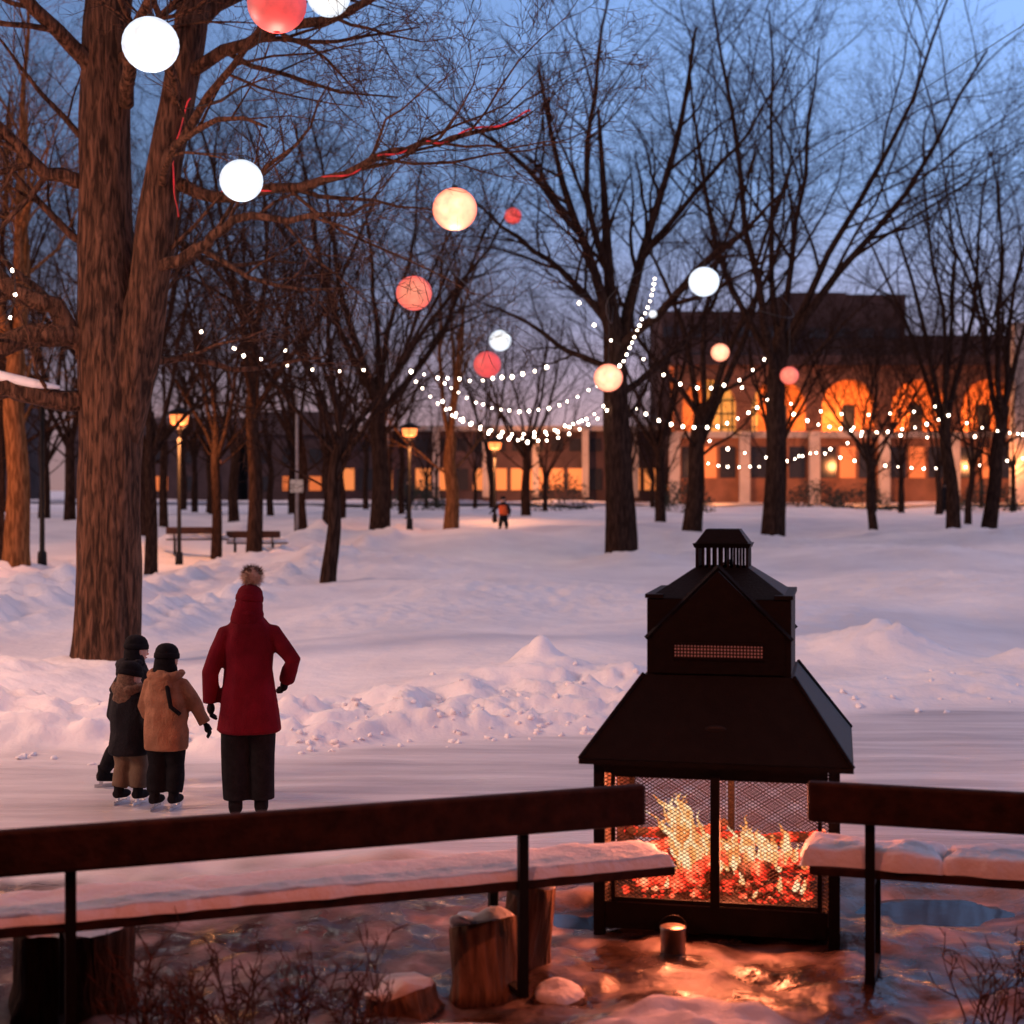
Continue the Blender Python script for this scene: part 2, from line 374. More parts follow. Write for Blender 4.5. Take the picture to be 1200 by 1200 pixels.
def grove(name,n,xr,yr,sr,seed):
    rng=random.Random(seed); c=bpy.data.collections.new(name); col.children.link(c)
    root=bpy.data.objects.new(name,None); c.objects.link(root)
    for i in range(n):
        o=bpy.data.objects.new('tree_part',lite[rng.randrange(3)]); c.objects.link(o); o.parent=root
        y=rng.uniform(*yr); x=rng.uniform(*xr)*y/70; o.location=(x,y,hgt(x,y)); s=rng.uniform(*sr); o.scale=(s,s,s*rng.uniform(.9,1.1)); o.rotation_euler=(0,0,rng.random()*6.28)
grove('distant_trees',30,(-26,-5),(50,88),(.7,1.05),3)
grove('distant_trees',9,(-4,9),(76,92),(.55,.75),4)
grove('distant_trees',10,(12,28),(74,92),(.6,.8),5)
# ---------------------------------------------------------------- lanterns
def lantern_mat(name,core,edge,s):
    m,nt,b=newmat(name); L=nt.links.new
    lw=nt.nodes.new('ShaderNodeLayerWeight'); lw.inputs['Blend'].default_value=.5
    tc=nt.nodes.new('ShaderNodeTexCoord'); vo=nt.nodes.new('ShaderNodeTexNoise'); vo.inputs['Scale'].default_value=8; vo.inputs['Detail'].default_value=6
    L(tc.outputs['Object'],vo.inputs['Vector'])
    r=nt.nodes.new('ShaderNodeValToRGB'); r.color_ramp.elements[0].color=(*core,1); r.color_ramp.elements[1].color=(*edge,1); r.color_ramp.elements[1].position=.9
    L(lw.outputs['Facing'],r.inputs['Fac'])
    mr=nt.nodes.new('ShaderNodeMapRange'); L(vo.outputs['Fac'],mr.inputs[0]); mr.inputs[1].default_value=.3; mr.inputs[2].default_value=.7; mr.inputs[3].default_value=.75*s; mr.inputs[4].default_value=1.2*s
    L(r.outputs['Color'],b.inputs['Emission Color']); L(mr.outputs[0],b.inputs['Emission Strength']); b.inputs['Base Color'].default_value=(.1,.1,.1,1)
    return nosamp(m)
LM={'w':lantern_mat('lantern_white',(1,.98,.94),(.60,.70,.84),1.25),'r':lantern_mat('lantern_red',(1,.07,.055),(.55,.015,.02),1.0),
    's':lantern_mat('lantern_salmon',(1,.27,.15),(.85,.05,.035),1.1),'c':lantern_mat('lantern_cream',(1,.80,.44),(1,.15,.07),1.4)}
LC={'w':(1,.95,.9),'r':(1,.08,.06),'s':(1,.3,.2),'c':(1,.6,.35)}
def lantern(x,y,z,r,k,w,glow=0):
    e=empty('paper_lantern',(x,y,z))
    V=[];F=[];nu,nv=32,24
    for j in range(nv+1):
        th=.12+(math.pi-.24)*j/nv; rr=r*(1+.006*math.cos(j*math.pi))
        for i in range(nu):
            a=2*math.pi*i/nu; V.append(Vector((rr*math.sin(th)*math.cos(a),rr*math.sin(th)*math.sin(a),r*.96*math.cos(th))))
    for j in range(nv):
        for i in range(nu): F.append((j*nu+i,(j+1)*nu+i,(j+1)*nu+(i+1)%nu,j*nu+(i+1)%nu))
    F.append(tuple(range(nu))); 
    mesh_obj('shade',V,F,LM[k],e)
    V=[];F=[]; tube(V,F,[Vector((0,0,r*.93)),Vector((0,0,r*1.06))],[r*.14,r*.12],12)
    tube(V,F,[Vector((0,0,r)),Vector((.01,0,r+w*.5)),Vector((0,0,r+w))],[.005*max(1,y/22)]*3,5)
    tube(V,F,[Vector((-r*.13,0,r)),Vector((0,0,r*1.45)),Vector((r*.13,0,r))],[.004]*3,4)
    mesh_obj('hanger',V,F,M_wire,e)
    if glow:
        l=bpy.data.lights.new('lantern_light','POINT'); l.energy=glow; l.color=LC[k]; l.shadow_soft_size=.12
        o=bpy.data.objects.new('lantern_light',l); col.objects.link(o); o.parent=e; o.location=(0,0,-r-.14)
LN=[(-3.2,13.6,6.35,.25,'w',1.2,25),(-1.99,13,6.52,.25,'r',1.2,60),(-2.03,17,7.88,.24,'w',.8,0),(-5.88,22,8.14,.27,'r',.8,0),(-2.82,16.0,5.63,.225,'w',.75,20),
 (-.644,17.3,5.57,.25,'c',.58,25),(.03,45,10.45,.25,'r',1,0),(-1.34,21,5.1,.245,'s',.6,0),(-.27,35,5.82,.25,'w',.8,0),(-.45,28,4.7,.25,'r',.9,0),
 (1.63,26,4.31,.245,'c',1.1,0),(3.125,25,5.8,.25,'w',.6,0),(5.15,38,5.82,.23,'c',1.3,0),(6.86,38,5.25,.23,'s',1.2,0),(3.85,42,7.23,.11,'w',.4,0)]
for l in LN: lantern(*l)
def cable(pts,r=.008,name='lantern_cable',mat=None):
    P,Q=smooth_path([Vector(p) for p in pts],[r]*len(pts),5); V=[];F=[]; tube(V,F,P,Q,5); return mesh_obj(name,V,F,mat or M_wire)
def top(i): l=LN[i]; return (l[0],l[1],l[2]+l[3]+l[5])
cable([(-4.1,18.2,7.3),(-3.6,16,7.7),top(0),top(1),(-1.2,12,8.2),(1,8,9)])
cable([(-4.0,18.2,6.9),top(4),(-2.4,15.2,7.4),(-2.0,14,8.2)],.006)
cable([(-3.9,18.2,7.2),(-2.6,19.5,6.3),top(7),(-.9,24,5.8),top(9),(0,31,6.2),top(8),(1.3,39,7.3),(2.6,42.6,8)],.008)
cable([(2.8,42.5,7.5),(2.2,34,6.1),top(10),(2.4,25.4,6.2),top(11),(4.6,24,7.5),(8,22,9.5)],.007)
cable([(3.1,42.6,8.2),(4.2,40,7.5),top(12),(6,38,6.9),top(13),(8.0,44,7.6),(8.5,50,9)],.010)
m,nt,b=newmat('red_light_rope'); b.inputs['Base Color'].default_value=(.3,.01,.01,1); b.inputs['Emission Color'].default_value=(1,.03,.04,1)
tc=nt.nodes.new('ShaderNodeTexCoord'); n=nt.nodes.new('ShaderNodeTexNoise'); n.inputs['Scale'].default_value=5; nt.links.new(tc.outputs['Object'],n.inputs['Vector'])
mr=nt.nodes.new('ShaderNodeMapRange'); mr.inputs[1].default_value=.36; mr.inputs[2].default_value=.6; mr.inputs[3].default_value=.05; mr.inputs[4].default_value=.5; nt.links.new(n.outputs['Fac'],mr.inputs[0]); nt.links.new(mr.outputs[0],b.inputs['Emission Strength'])
M_red=nosamp(m)
def twined(path,r=.009,amp=.05,turn=3.0):
    P,_=smooth_path([Vector(p) for p in path],[1]*len(path),14); out=[]
    for i,p in enumerate(P): out.append(p+Vector((0,math.cos(i*turn*.2)*amp-.03,math.sin(i*turn*.2)*amp)))
    V=[];F=[]; tube(V,F,out,[r]*len(out),5); mesh_obj('red_light_rope',V,F,M_red)
twined([(-3.47,18.0,5.87),(-2.15,17.7,5.98),(-1.33,17.4,6.23),(-.65,17.3,6.38),(.2,17.2,6.62)],.011,.035)
twined([(-3.90,17.96,5.6),(-3.95,17.94,6.3),(-3.75,17.95,7.0)],.009,.03)
# ---------------------------------------------------------------- string lights
M_bulb=emit('bulb_glow',(1,.80,.62),26)
brng=random.Random(5)
def string(pts,sp=.32,rb=.035,name='string_lights'):
    V=[];F=[];mi=[]
    P,Q=smooth_path([Vector(p) for p in pts],[.008]*len(pts),10)
    tube(V,F,P,Q,4); mi+= [0]*len(F)
    acc=0
    for a,b_ in zip(P,P[1:]):
        l=(b_-a).length; t=sp-acc
        while t<l:
            p=a.lerp(b_,t/l); f0=len(F); r_=rb*brng.uniform(.6,1.15); ell(V,F,p-Vector((0,0,.03+.05*brng.random())),(r_,r_,r_*1.2),6,4); mi+=[1]*(len(F)-f0); t+=sp*brng.uniform(.8,1.2)
        acc=l-(t-sp)
    mesh_obj(name,V,F,None,mats=[M_wire,M_bulb],midx=mi)
def sagline(a,b_,s,n=6):
    a=Vector(a);b_=Vector(b_); return [a.lerp(b_,i/n)-Vector((0,0,s*4*(i/n)*(1-i/n))) for i in range(n+1)]
string(sagline((-3.4,42,5.95),(.95,42,5.85),.42))
string(sagline((-2.9,43,5.7),(2.7,42.3,4.9),1.35),.30,.032)
string(sagline((-2.2,44,5.2),(2.7,42.3,4.7),1.10),.30,.032)
string(sagline((-2.0,45,4.8),(2.1,43.5,4.5),.55),.30,.032)
string(sagline((-2.3,47,5.9),(2.5,43.5,5.5),.9),.36,.032)
string([(2.85,42.2,5.8),(3.1,42,6.1),(3.4,41.9,6.8),(3.75,41.8,7.6),(3.9,41.8,8.3)],.17,.03)
string(sagline((3.1,43,5.0),(8.4,50,5.5),.9),.7,.035)
string(sagline((8.4,50,5.3),(15.7,54.7,5.2),.8),.6,.036)
string(sagline((15.7,54.7,5.0),(22,53,4.7),.5),.5,.036)
string(sagline((6.1,52,6.8),(15.7,54.7,5.6),1.0),1.0,.035)
string(sagline((12,58,5.0),(24,56,6.0),1.0),.9,.036)
string(sagline((6.1,52,4.4),(12.7,54,4.6),.9),.7,.035)
string(sagline((8.0,70,3.9),(14,72,4.2),.5),.5,.04)
string(sagline((14,72,4.4),(24,72,4.0),.7),.7,.04)
string(sagline((3.2,43,6.6),(8.4,50,6.9),1.2),1.0,.033)
string(sagline((-3.8,32.2,5.6),(-10.6,33,6.6),.7),1.0,.028)
string(sagline((-3.4,42,5.9),(-8,37,6.6),.6),.9,.03)
string(sagline((1.5,42,8.2),(3.0,42.2,6.4),.3),.7,.035)
string([(-6.1,17.9,6.1),(-6.0,17.7,5.6),(-5.95,17.6,5.3)],.22,.022)
string([(-5.95,17.9,5.1),(-5.75,17.7,5.0),(-5.7,17.6,4.6),(-5.8,17.6,4.3)],.28,.020)
# ---------------------------------------------------------------- street lamps
M_lamp=emit('lamp_glow',(1,.24,.06),2.3); M_gl=plain('galvanised_pole',(.25,.24,.25),.5,.3)
def street_lamp(x,y,h,lit=True,e=120,colr=(1,.36,.12),pm=None):
    g=empty('street_lamp',(x,y,hgt(x,y)-.05)); V=[];F=[]
    pm=pm or M_black
    tube(V,F,[Vector((0,0,0)),Vector((0,0,.35)),Vector((0,0,.4)),Vector((0,0,h-.35))],[.11,.10,.06,.045],12); mesh_obj('pole',V,F,pm,g)
    V=[];F=[]; loft(V,F,[(0,0,h-.02,.36,.36),(0,0,h+.03,.35,.35),(0,0,h+.12,.14,.14),(0,0,h+.18,.03,.03)]); mesh_obj('cap',V,F,pm,g)
    V=[];F=[]; loft(V,F,[(0,0,h-.30,.14,.14),(0,0,h-.26,.22,.22),(0,0,h-.08,.25,.25),(0,0,h-.04,.25,.25)]); mesh_obj('globe',V,F,M_lamp if lit else M_dark,g)
    V=[];F=[]
    for k in range(4):
        a=k*math.pi/2; c,s=math.cos(a),math.sin(a)
        tube(V,F,[Vector((c*.05,s*.05,h-.42)),Vector((c*.25,s*.25,h-.28)),Vector((c*.29,s*.29,h-.02))],[.012]*3,5)
    mesh_obj('bracket',V,F,pm,g)
    if lit:
        l=bpy.data.lights.new('lamp_light','POINT'); l.energy=e; l.color=colr; l.shadow_soft_size=.2
        o=bpy.data.objects.new('lamp_light',l); col.objects.link(o); o.parent=g; o.location=(0,-.0,h-.62)
    return g
street_lamp(-8.95,41.3,4.1,True,520)
street_lamp(-.67,60,3.2,True,420)
street_lamp(-10.4,34,4.0,False)
street_lamp(-8.2,14.2,4.6,True,1300,(1,.50,.32))  # out of frame, added to throw warm light on the left bank and trunk
street_lamp(-12.6,30,4.4,True,750,(1,.34,.11))  # also out of frame, added for warm light farther back on the left
street_lamp(-3.4,51,3.4,True,200)
g=empty('traffic_sign',(-7.0,50,hgt(-7,50))); V=[];F=[]; tube(V,F,[Vector((0,0,0)),Vector((0,0,5.2))],[.05,.04],8); mesh_obj('post',V,F,M_gl,g)
boxobj('panel',(0,-.07,1.5),(.42,.03,.42),plain('sign_face',(.4,.4,.36),.5),g)
# ---------------------------------------------------------------- unseen shelter, roof and walls added to block sky light from the benches
M_plank=bark('shade_planks',(.12,.07,.045),.5)
sh=empty('unseen_shade_shelter',(0,0,0)); V=[];F=[]
for px in(-4.9,4.9):
    for py in(-5.5,1.2,7.6): box(V,F,(px,py,2.55),(.2,.2,5.3))
mesh_obj('posts',V,F,M_plank,sh,False)
V=[];F=[]
for px in(-4.9,4.9): box(V,F,(px,1.1,5.32),(.18,14,.24))
for k in range(15): box(V,F,(0,-5.8+k*.97,5.52),(10.4,.09,.16))
mesh_obj('rafters',V,F,M_plank,sh,False)
V=[];F=[]; box(V,F,(0,1.0,5.63),(10.8,14.2,.05)); mesh_obj('roof_boards',V,F,M_plank,sh,False)
V=[];F=[]; box(V,F,(0,1.0,5.76),(10.7,14.1,.2)); mesh_obj('roof_snow',V,F,M_snow,sh,False)
V=[];F=[]
for k in range(25):
    z=.15+.205*k
    box(V,F,(-5.03,.95,z),(.05,13.2,.195)); 
    box(V,F,(5.03,.2,z),(.05,11.6,.195)) 
    box(V,F,(0,-5.64,z),(9.95,.05,.195))
mesh_obj('wall_boards',V,F,M_plank,sh,False)
for lx,ly,le in((-1.3,4.4,190),(1.6,4.2,110)):  # lamps above the frame, added to give the bench seats dim red light
    g=empty('added_red_lamp',(lx,ly,4.5)); V=[];F=[]; loft(V,F,[(0,0,-.02,.20,.20),(0,0,0,.20,.20),(0,0,.10,.12,.12),(0,0,.2,.03,.03)]); tube(V,F,[Vector((0,0,.2)),Vector((0,0,.96))],[.01,.01],6); mesh_obj('shade',V,F,M_black,g)
    V=[];F=[]; ell(V,F,(0,0,-.06),(.05,.05,.06)); mesh_obj('bulb',V,F,M_lamp,g)
    l=bpy.data.lights.new('lamp_light','POINT'); l.energy=le; l.color=(1,.22,.12); l.shadow_soft_size=.06
    o=bpy.data.objects.new('lamp_light',l); col.objects.link(o); o.parent=g; o.location=(0,0,-.20)
# ---------------------------------------------------------------- benches
def slab_snow(name,L0,W0,T0,seed,parent,loc,mat=None):
    nx=int(L0/.025); ny=16; V=[];F=[]
    for i in range(nx+1):
        for j in range(ny+1):
            u=i/nx; v=j/ny; x=(u-.5)*L0; y=(v-.5)*W0
            ed=min(u*L0,(1-u)*L0,v*W0,(1-v)*W0)
            q=math.sqrt(max(0,1-(1-min(1,ed/(T0*.9)))**2))
            h=T0*q*(1+.35*N(x*1.6,y*2.5,seed)+.28*N(x*6,y*6,seed)+.15*N(x*19,y*19,seed))
            xx=x+(.05*N(y*7,seed,1) if i in(0,1,nx-1,nx) else 0); yy=y+.035*N(x*6,seed,2)*(1 if j in(0,1,ny-1,ny) else 0)
            V.append(Vector((xx,yy,max(.0,h))))
    for i in range(nx):
        for j in range(ny):
            a=i*(ny+1)+j; F.append((a,a+ny+1,a+ny+2,a+1))
    o=mesh_obj(name,V,F,mat or M_snow,parent); o.location=loc; return o
def bench(x,y,rz,Ln,snow=((0,1,.07),),legs=(.2,.8),gz=0,sh=.5,bh=.98,plankh=.2):
    g=empty('park_bench',(x,y,gz),rz)
    boxobj('backrest',(Ln/2,.0,bh-plankh*.5),(Ln,.05,plankh-.004),M_wood,g,bev=.018)
    for k in range(4): boxobj('seat_slat_%d'%(k+1),(Ln/2+.1,.12+.115*k,sh),(Ln+.2,.10,.045),M_wood,g,bev=.008)
    for n,t in enumerate(legs):
        lx=t*Ln
        V=[];F=[]
        box(V,F,(lx,.045,bh/2-.03),(.045,.035,bh-.12)); box(V,F,(lx,.27,sh-.037),(.045,.44,.028)); box(V,F,(lx+.002,.47,sh/2-.03),(.043,.035,sh-.04)); box(V,F,(lx,.26,.03),(.05,.46,.03))
        mesh_obj('leg_%d'%(n+1),V,F,M_black,g,False)
    for n,(a,b_,th) in enumerate(snow):
        slab_snow('seat_snow',(b_-a)*(Ln+.2),.45,th,n*7+x,g,((a+b_)/2*(Ln+.2),.29,sh+.023))
    return g
Lb=3.75; a=R(20.0); ex,ey=.63,7.30
bench(ex-Lb*math.cos(a),ey-Lb*math.sin(a),a,Lb,((0,1.005,.045),),(.30,.84),.03,.53)
bench(1.42,7.38,R(-17),2.9,((-.02,.20,.085),(.205,.60,.075),(.62,.98,.08)),(.10,.7),.03,.53)
for bx,by,br in((-8.0,43,.1),(-9.6,42.6,.15)):
    bench(bx,by,br,1.5,((0,1,.09),),(.15,.85),hgt(bx,by)-.05,.45,.8)
# ---------------------------------------------------------------- outdoor fireplace
fp=empty('outdoor_fireplace',(1.22,8.85,-.02),R(-12))
w=.655
def fobj(name,V,F,mat=M_black,smooth=False): return mesh_obj(name,V,F,mat,fp,smooth)
V=[];F=[]
for sx in(-1,1):
    for sy in(-1,1): box(V,F,(sx*(w-.03),sy*(w-.03),.49),(.06,.06,.98))
fobj('corner_posts',V,F)
V=[];F=[]; box(V,F,(0,0,.12),(2*w-.13,2*w-.13,.10)); 
for s in(-1,1):
    box(V,F,(0,s*(w-.02),.12),(2*w-.125,.035,.14)); box(V,F,(s*(w-.02),0,.12),(.035,2*w-.125,.14))
    box(V,F,(0,s*(w-.022),.93),(2*w-.125,.035,.08)); box(V,F,(s*(w-.022),0,.93),(.035,2*w-.125,.08))
fobj('fire_tray',V,F)
V=[];F=[]; box(V,F,(0,-w+.02,.54),(.05,.05,.70)); box(V,F,(0,w-.02,.54),(.04,.04,.70))
for s in(-1,1):
    box(V,F,(s*(w-.105),-w+.025,.54),(.022,.022,.70)); box(V,F,(0,-w+.025+0,.205) if s<0 else (0,-w+.025,.88),(2*w-.23,.02,.022))
fobj('door_frames',V,F)
V=[];F=[]
def screen(origin,ux,wd,ht,pitch=.034,t=.0022):
    o=Vector(origin);ux=Vector(ux); sl=.62
    for sgn in(1,-1):
        k=-ht/sl
        while k<wd:
            s0=max(0,-k); s1=min(ht/sl,wd-k)
            if s1-s0>.01:
                xa,xb=k+s0,k+s1
                if sgn<0: xa,xb=wd-xa,wd-xb
                tube(V,F,[o+ux*xa+UP*s0*sl,o+ux*xb+UP*s1*sl],[t,t],4,False)
            k+=pitch
for (o,u) in(((-w+.05,-w+.03,.19),(1,0,0)),((.03,-w+.03,.19),(1,0,0)),((-w+.05,w-.03,.19),(1,0,0)),((.03,w-.03,.19),(1,0,0)),((-w+.03,-w+.05,.19),(0,1,0)),((-w+.03,.03,.19),(0,1,0)),((w-.03,-w+.05,.19),(0,1,0)),((w-.03,.03,.19),(0,1,0))):
    screen(o,u,.575,.70)
fobj('mesh_screens',V,F,plain('mesh_metal',(.05,.03,.022),.6,.3))
def frust(V,F,z0,h0x,h0y,z1,h1x,h1y):
    b=len(V)
    for z,hx,hy in((z0,h0x,h0y),(z1,h1x,h1y)):
        for dx,dy in((-1,-1),(1,-1),(1,1),(-1,1)): V.append(Vector((dx*hx,dy*hy,z)))
    for k in range(4): F.append((b+k,b+(k+1)%4,b+4+(k+1)%4,b+4+k))
    F.append((b+3,b+2,b+1,b)); F.append((b+4,b+5,b+6,b+7))
V=[];F=[]
frust(V,F,.975,.72,.72,1.40,.41,.41)
frust(V,F,.945,.725,.725,.972,.725,.725)
fobj('lower_roof',V,F)
V=[];F=[]
for sx in(-1,1):
    for sy in(-1,1): tube(V,F,[Vector((sx*.722,sy*.722,.975)),Vector((sx*.412,sy*.412,1.405))],[.012,.012],6)
fobj('hip_seams',V,F)
V=[];F=[]
h=.395
frust(V,F,1.402,h,h,1.82,h,h)
for s in(-1,1):
    box(V,F,(s*(h-.04),0,1.835),(.10,2*h+.03,.022)); 
frust(V,F,1.823,h-.005,h-.005,1.985,.15,.15)
fobj('upper_hood',V,F)
V=[];F=[]
for sy in(-1,1):
    y0=sy*(h+.012); y1=sy*(h-.25)
    ring=[(-.36,1.41),(.36,1.41),(.36,1.62),(0,1.975),(-.36,1.62)]
    b=len(V)
    for yy in(y0,y1):
        for x,z in ring: V.append(Vector((x,yy,z)))
    F.append(tuple(b+i for i in range(5))); F.append(tuple(b+5+i for i in range(4,-1,-1)))
    for i in range(5): F.append((b+i,b+(i+1)%5,b+5+(i+1)%5,b+5+i))
    for s in(-1,1):
        tube(V,F,[Vector((s*.40,y0,1.60)),Vector((0,y0,2.0))],[.014,.014],4)
fobj('gables',V,F)
V=[];F=[]
frust(V,F,1.96,.15,.15,1.985,.15,.15); frust(V,F,2.095,.155,.155,2.12,.165,.165); frust(V,F,2.122,.150,.150,2.20,.095,.095)
for s in(-1,1):
    for k in range(9):
        q=-.14+.035*k
        box(V,F,(q,s*.143,2.04),(.014,.012,.11)); box(V,F,(s*.143,q,2.04),(.012,.014,.11))
fobj('chimney_cap',V,F)
V=[];F=[]
zc=1.535
box(V,F,(0,-h-.02,zc+.04),(.50,.012,.012)); box(V,F,(0,-h-.02,zc-.04),(.50,.012,.012))
fobj('vent_frame',V,F)
V=[];F=[]; box(V,F,(0,-h-.016,zc),(.48,.004,.068)); vp=fobj('vent_plate',V,F,None)
m,nt,b=newmat('perforated_steel'); vp.data.materials.append(m)
tc=nt.nodes.new('ShaderNodeTexCoord'); ck=nt.nodes.new('ShaderNodeTexVoronoi'); ck.inputs['Scale'].default_value=55; ck.inputs['Randomness'].default_value=.0
nt.links.new(tc.outputs['Object'],ck.inputs['Vector'])
r=nt.nodes.new('ShaderNodeValToRGB'); r.color_ramp.elements[0].color=(.75,.6,.6,1); r.color_ramp.elements[1].color=(.02,.02,.02,1); r.color_ramp.elements[0].position=.35; r.color_ramp.elements[1].position=.45
nt.links.new(ck.outputs['Distance'],r.inputs['Fac']); nt.links.new(r.outputs['Color'],b.inputs['Base Color'])
V=[];F=[]; ell(V,F,(0,-.60,1.135),(.06,.012,.022),16,8); fobj('maker_plate',V,F,M_dark,True)
def logmat():
    m,nt,b=newmat('burning_log'); L=nt.links.new
    tc=nt.nodes.new('ShaderNodeTexCoord'); n=nt.nodes.new('ShaderNodeTexNoise'); n.inputs['Scale'].default_value=10; n.inputs['Detail'].default_value=6
    L(tc.outputs['Object'],n.inputs['Vector'])
    r=nt.nodes.new('ShaderNodeValToRGB'); cr=r.color_ramp; cr.elements[0].position=.45; cr.elements[0].color=(0.02,.001,0,1); cr.elements[1].position=.54; cr.elements[1].color=(.8,.025,.012,1)
    e=cr.elements.new(.61); e.color=(1,.12,.05,1); e=cr.elements.new(.69); e.color=(1,.38,.18,1)
    L(n.outputs['Fac'],r.inputs['Fac']); b.inputs['Base Color'].default_value=(.012,.008,.006,1); b.inputs['Roughness'].default_value=.95
    L(r.outputs['Color'],b.inputs['Emission Color']); b.inputs['Emission Strength'].default_value=1.9
    return nosamp(m)
M_log=logmat(); rng=random.Random(4); V=[];F=[]
for i in range(13):
    a=rng.uniform(-.5,.5) if i%2 else rng.uniform(.2,1.2)*(1 if rng.random()<.5 else -1); l=rng.uniform(.22,.38)
    c=Vector((rng.uniform(-.28,.28),rng.uniform(-.32,.25),.24+.045*(i//3))); d=Vector((math.cos(a),math.sin(a),rng.uniform(-.22,.22)))*l
    n=7; P=[c-d+d*2*k/n+rv(rng)*.008 for k in range(n+1)]; rr=rng.uniform(.03,.055); tube(V,F,P,[rr*rng.uniform(.85,1.1) for _ in P],9)
fobj('logs',V,F,M_log,True)
V=[];F=[]
for i in range(520):
    c=(rng.uniform(-.52,.5),rng.uniform(-.52,.45),.180+rng.uniform(0,.06)); s=rng.uniform(.006,.024); ell(V,F,c,(s,s*rng.uniform(.6,1.2),s*.7),6,4)
fobj('ember_bed',V,F,M_log,True)
def flamemat():
    m,nt,b=newmat('flame'); L=nt.links.new; nt.nodes.remove(b); out=nt.nodes['Material Output']
    at=nt.nodes.new('ShaderNodeAttribute'); at.attribute_name='heat'
    tc=nt.nodes.new('ShaderNodeTexCoord'); n=nt.nodes.new('ShaderNodeTexNoise'); n.inputs['Scale'].default_value=15; n.inputs['Detail'].default_value=5; n.inputs['Distortion'].default_value=1.1
    mp=nt.nodes.new('ShaderNodeMapping'); mp.inputs['Scale'].default_value=(1,1,.42); L(tc.outputs['Object'],mp.inputs['Vector']); L(mp.outputs['Vector'],n.inputs['Vector'])
    hv=nt.nodes.new('ShaderNodeMath'); hv.operation='MULTIPLY_ADD'; L(n.outputs['Fac'],hv.inputs[0]); hv.inputs[1].default_value=-2.4
    h2=nt.nodes.new('ShaderNodeMath'); h2.operation='MULTIPLY_ADD'; L(at.outputs['Fac'],h2.inputs[0]); h2.inputs[1].default_value=.70; h2.inputs[2].default_value=1.38; L(h2.outputs[0],hv.inputs[2])
    r=nt.nodes.new('ShaderNodeValToRGB'); cr=r.color_ramp; cr.elements[0].position=0; cr.elements[0].color=(1,.70,.40,1); cr.elements[1].position=1; cr.elements[1].color=(.9,.05,.01,1)
    e=cr.elements.new(.25); e.color=(1,.42,.13,1); e=cr.elements.new(.55); e.color=(1,.16,.035,1)
    L(hv.outputs[0],r.inputs['Fac']); em=nt.nodes.new('ShaderNodeEmission'); L(r.outputs['Color'],em.inputs['Color'])
    st=nt.nodes.new('ShaderNodeMapRange'); L(hv.outputs[0],st.inputs[0]); st.inputs[3].default_value=1.5; st.inputs[4].default_value=1.0; L(st.outputs[0],em.inputs['Strength'])
    tr=nt.nodes.new('ShaderNodeBsdfTransparent'); mx=nt.nodes.new('ShaderNodeMixShader')
    ad=nt.nodes.new('ShaderNodeMath'); ad.operation='MULTIPLY_ADD'; L(at.outputs['Fac'],ad.inputs[0]); ad.inputs[1].default_value=-.20; L(n.outputs['Fac'],ad.inputs[2])
    r2=nt.nodes.new('ShaderNodeValToRGB'); r2.color_ramp.elements[0].position=.28; r2.color_ramp.elements[0].color=(0,0,0,1); r2.color_ramp.elements[1].position=.48; r2.color_ramp.elements[1].color=(1,1,1,1)
    L(ad.outputs[0],r2.inputs['Fac']); L(r2.outputs['Color'],mx.inputs[0]); L(tr.outputs[0],mx.inputs[1]); L(em.outputs[0],mx.inputs[2]); L(mx.outputs[0],out.inputs['Surface'])
    return nosamp(m)
V=[];F=[];heat=[]
def flame(x,y,z,h,r,lean):
    n=14; P=[];Q=[];s=rng.random()*50
    for k in range(n+1):
        t=k/n; P.append(Vector((x+lean*t**1.3+.12*h/.3*N(t*4,s)*t,y+.04*N(t*3,s+9)*2*t,z+h*t)))
        Q.append(r*(math.sin(math.pi*min(1,(t*.85+.15)))**.8)*(1-.65*t)*(1+.5*N(t*7,s+3))+.001)
    b0=len(V); tube(V,F,P,Q,9)
    for i in range(b0,len(V)): heat.append(((i-b0)//9)/n)
for i in range(40):
    t=rng.random(); flame(-.26+.36*t,rng.uniform(-.30,.05),.33+rng.uniform(-.05,.04),(.42-.26*t)*rng.uniform(.4,1),rng.uniform(.014,.042),-.11*rng.uniform(.2,1.6))
for i in range(26):
    flame(rng.choice([.08,.12,.16,.25,.29,.38])+rng.uniform(-.03,.03),rng.uniform(-.30,.0),.37+rng.uniform(-.06,.03),rng.uniform(.06,.18),rng.uniform(.012,.036),rng.uniform(-.07,.03))
for i in range(50):
    flame(rng.uniform(-.46,.46),rng.uniform(-.5,.2),.20+rng.uniform(0,.12),rng.uniform(.04,.11),rng.uniform(.008,.02),rng.uniform(-.04,.03))
o=fobj('flames',V,F,flamemat(),True); at=o.data.attributes.new('heat','FLOAT','POINT'); at.data.foreach_set('value',heat)
for nm,e_,p_ in(('fire_light',300,(-.10,-.30,.84)),('ember_light',50,(.15,-.25,.42))):
    l=bpy.data.lights.new(nm,'POINT'); l.energy=e_; l.color=(1,.22,.09); l.shadow_soft_size=.16
    o=bpy.data.objects.new(nm,l); col.objects.link(o); o.parent=fp; o.location=p_
g=empty('metal_can',(.83,7.92,0)); V=[];F=[]; loft(V,F,[(0,0,0,.062,.062),(0,0,.01,.065,.065),(0,0,.07,.065,.065),(0,0,.075,.067,.067),(0,0,.14,.066,.066),(0,0,.15,.07,.07),(0,0,.155,.062,.062)],24)
mesh_obj('body',V,F,plain('tin',(.35,.27,.22),.3,.9),g)
V=[];F=[]; tube(V,F,[Vector((math.cos(t)*.07,0,.15+math.sin(t)*.06)) for t in[math.pi*k/8 for k in range(9)]],[.003]*9,5); mesh_obj('handle',V,F,M_black,g)
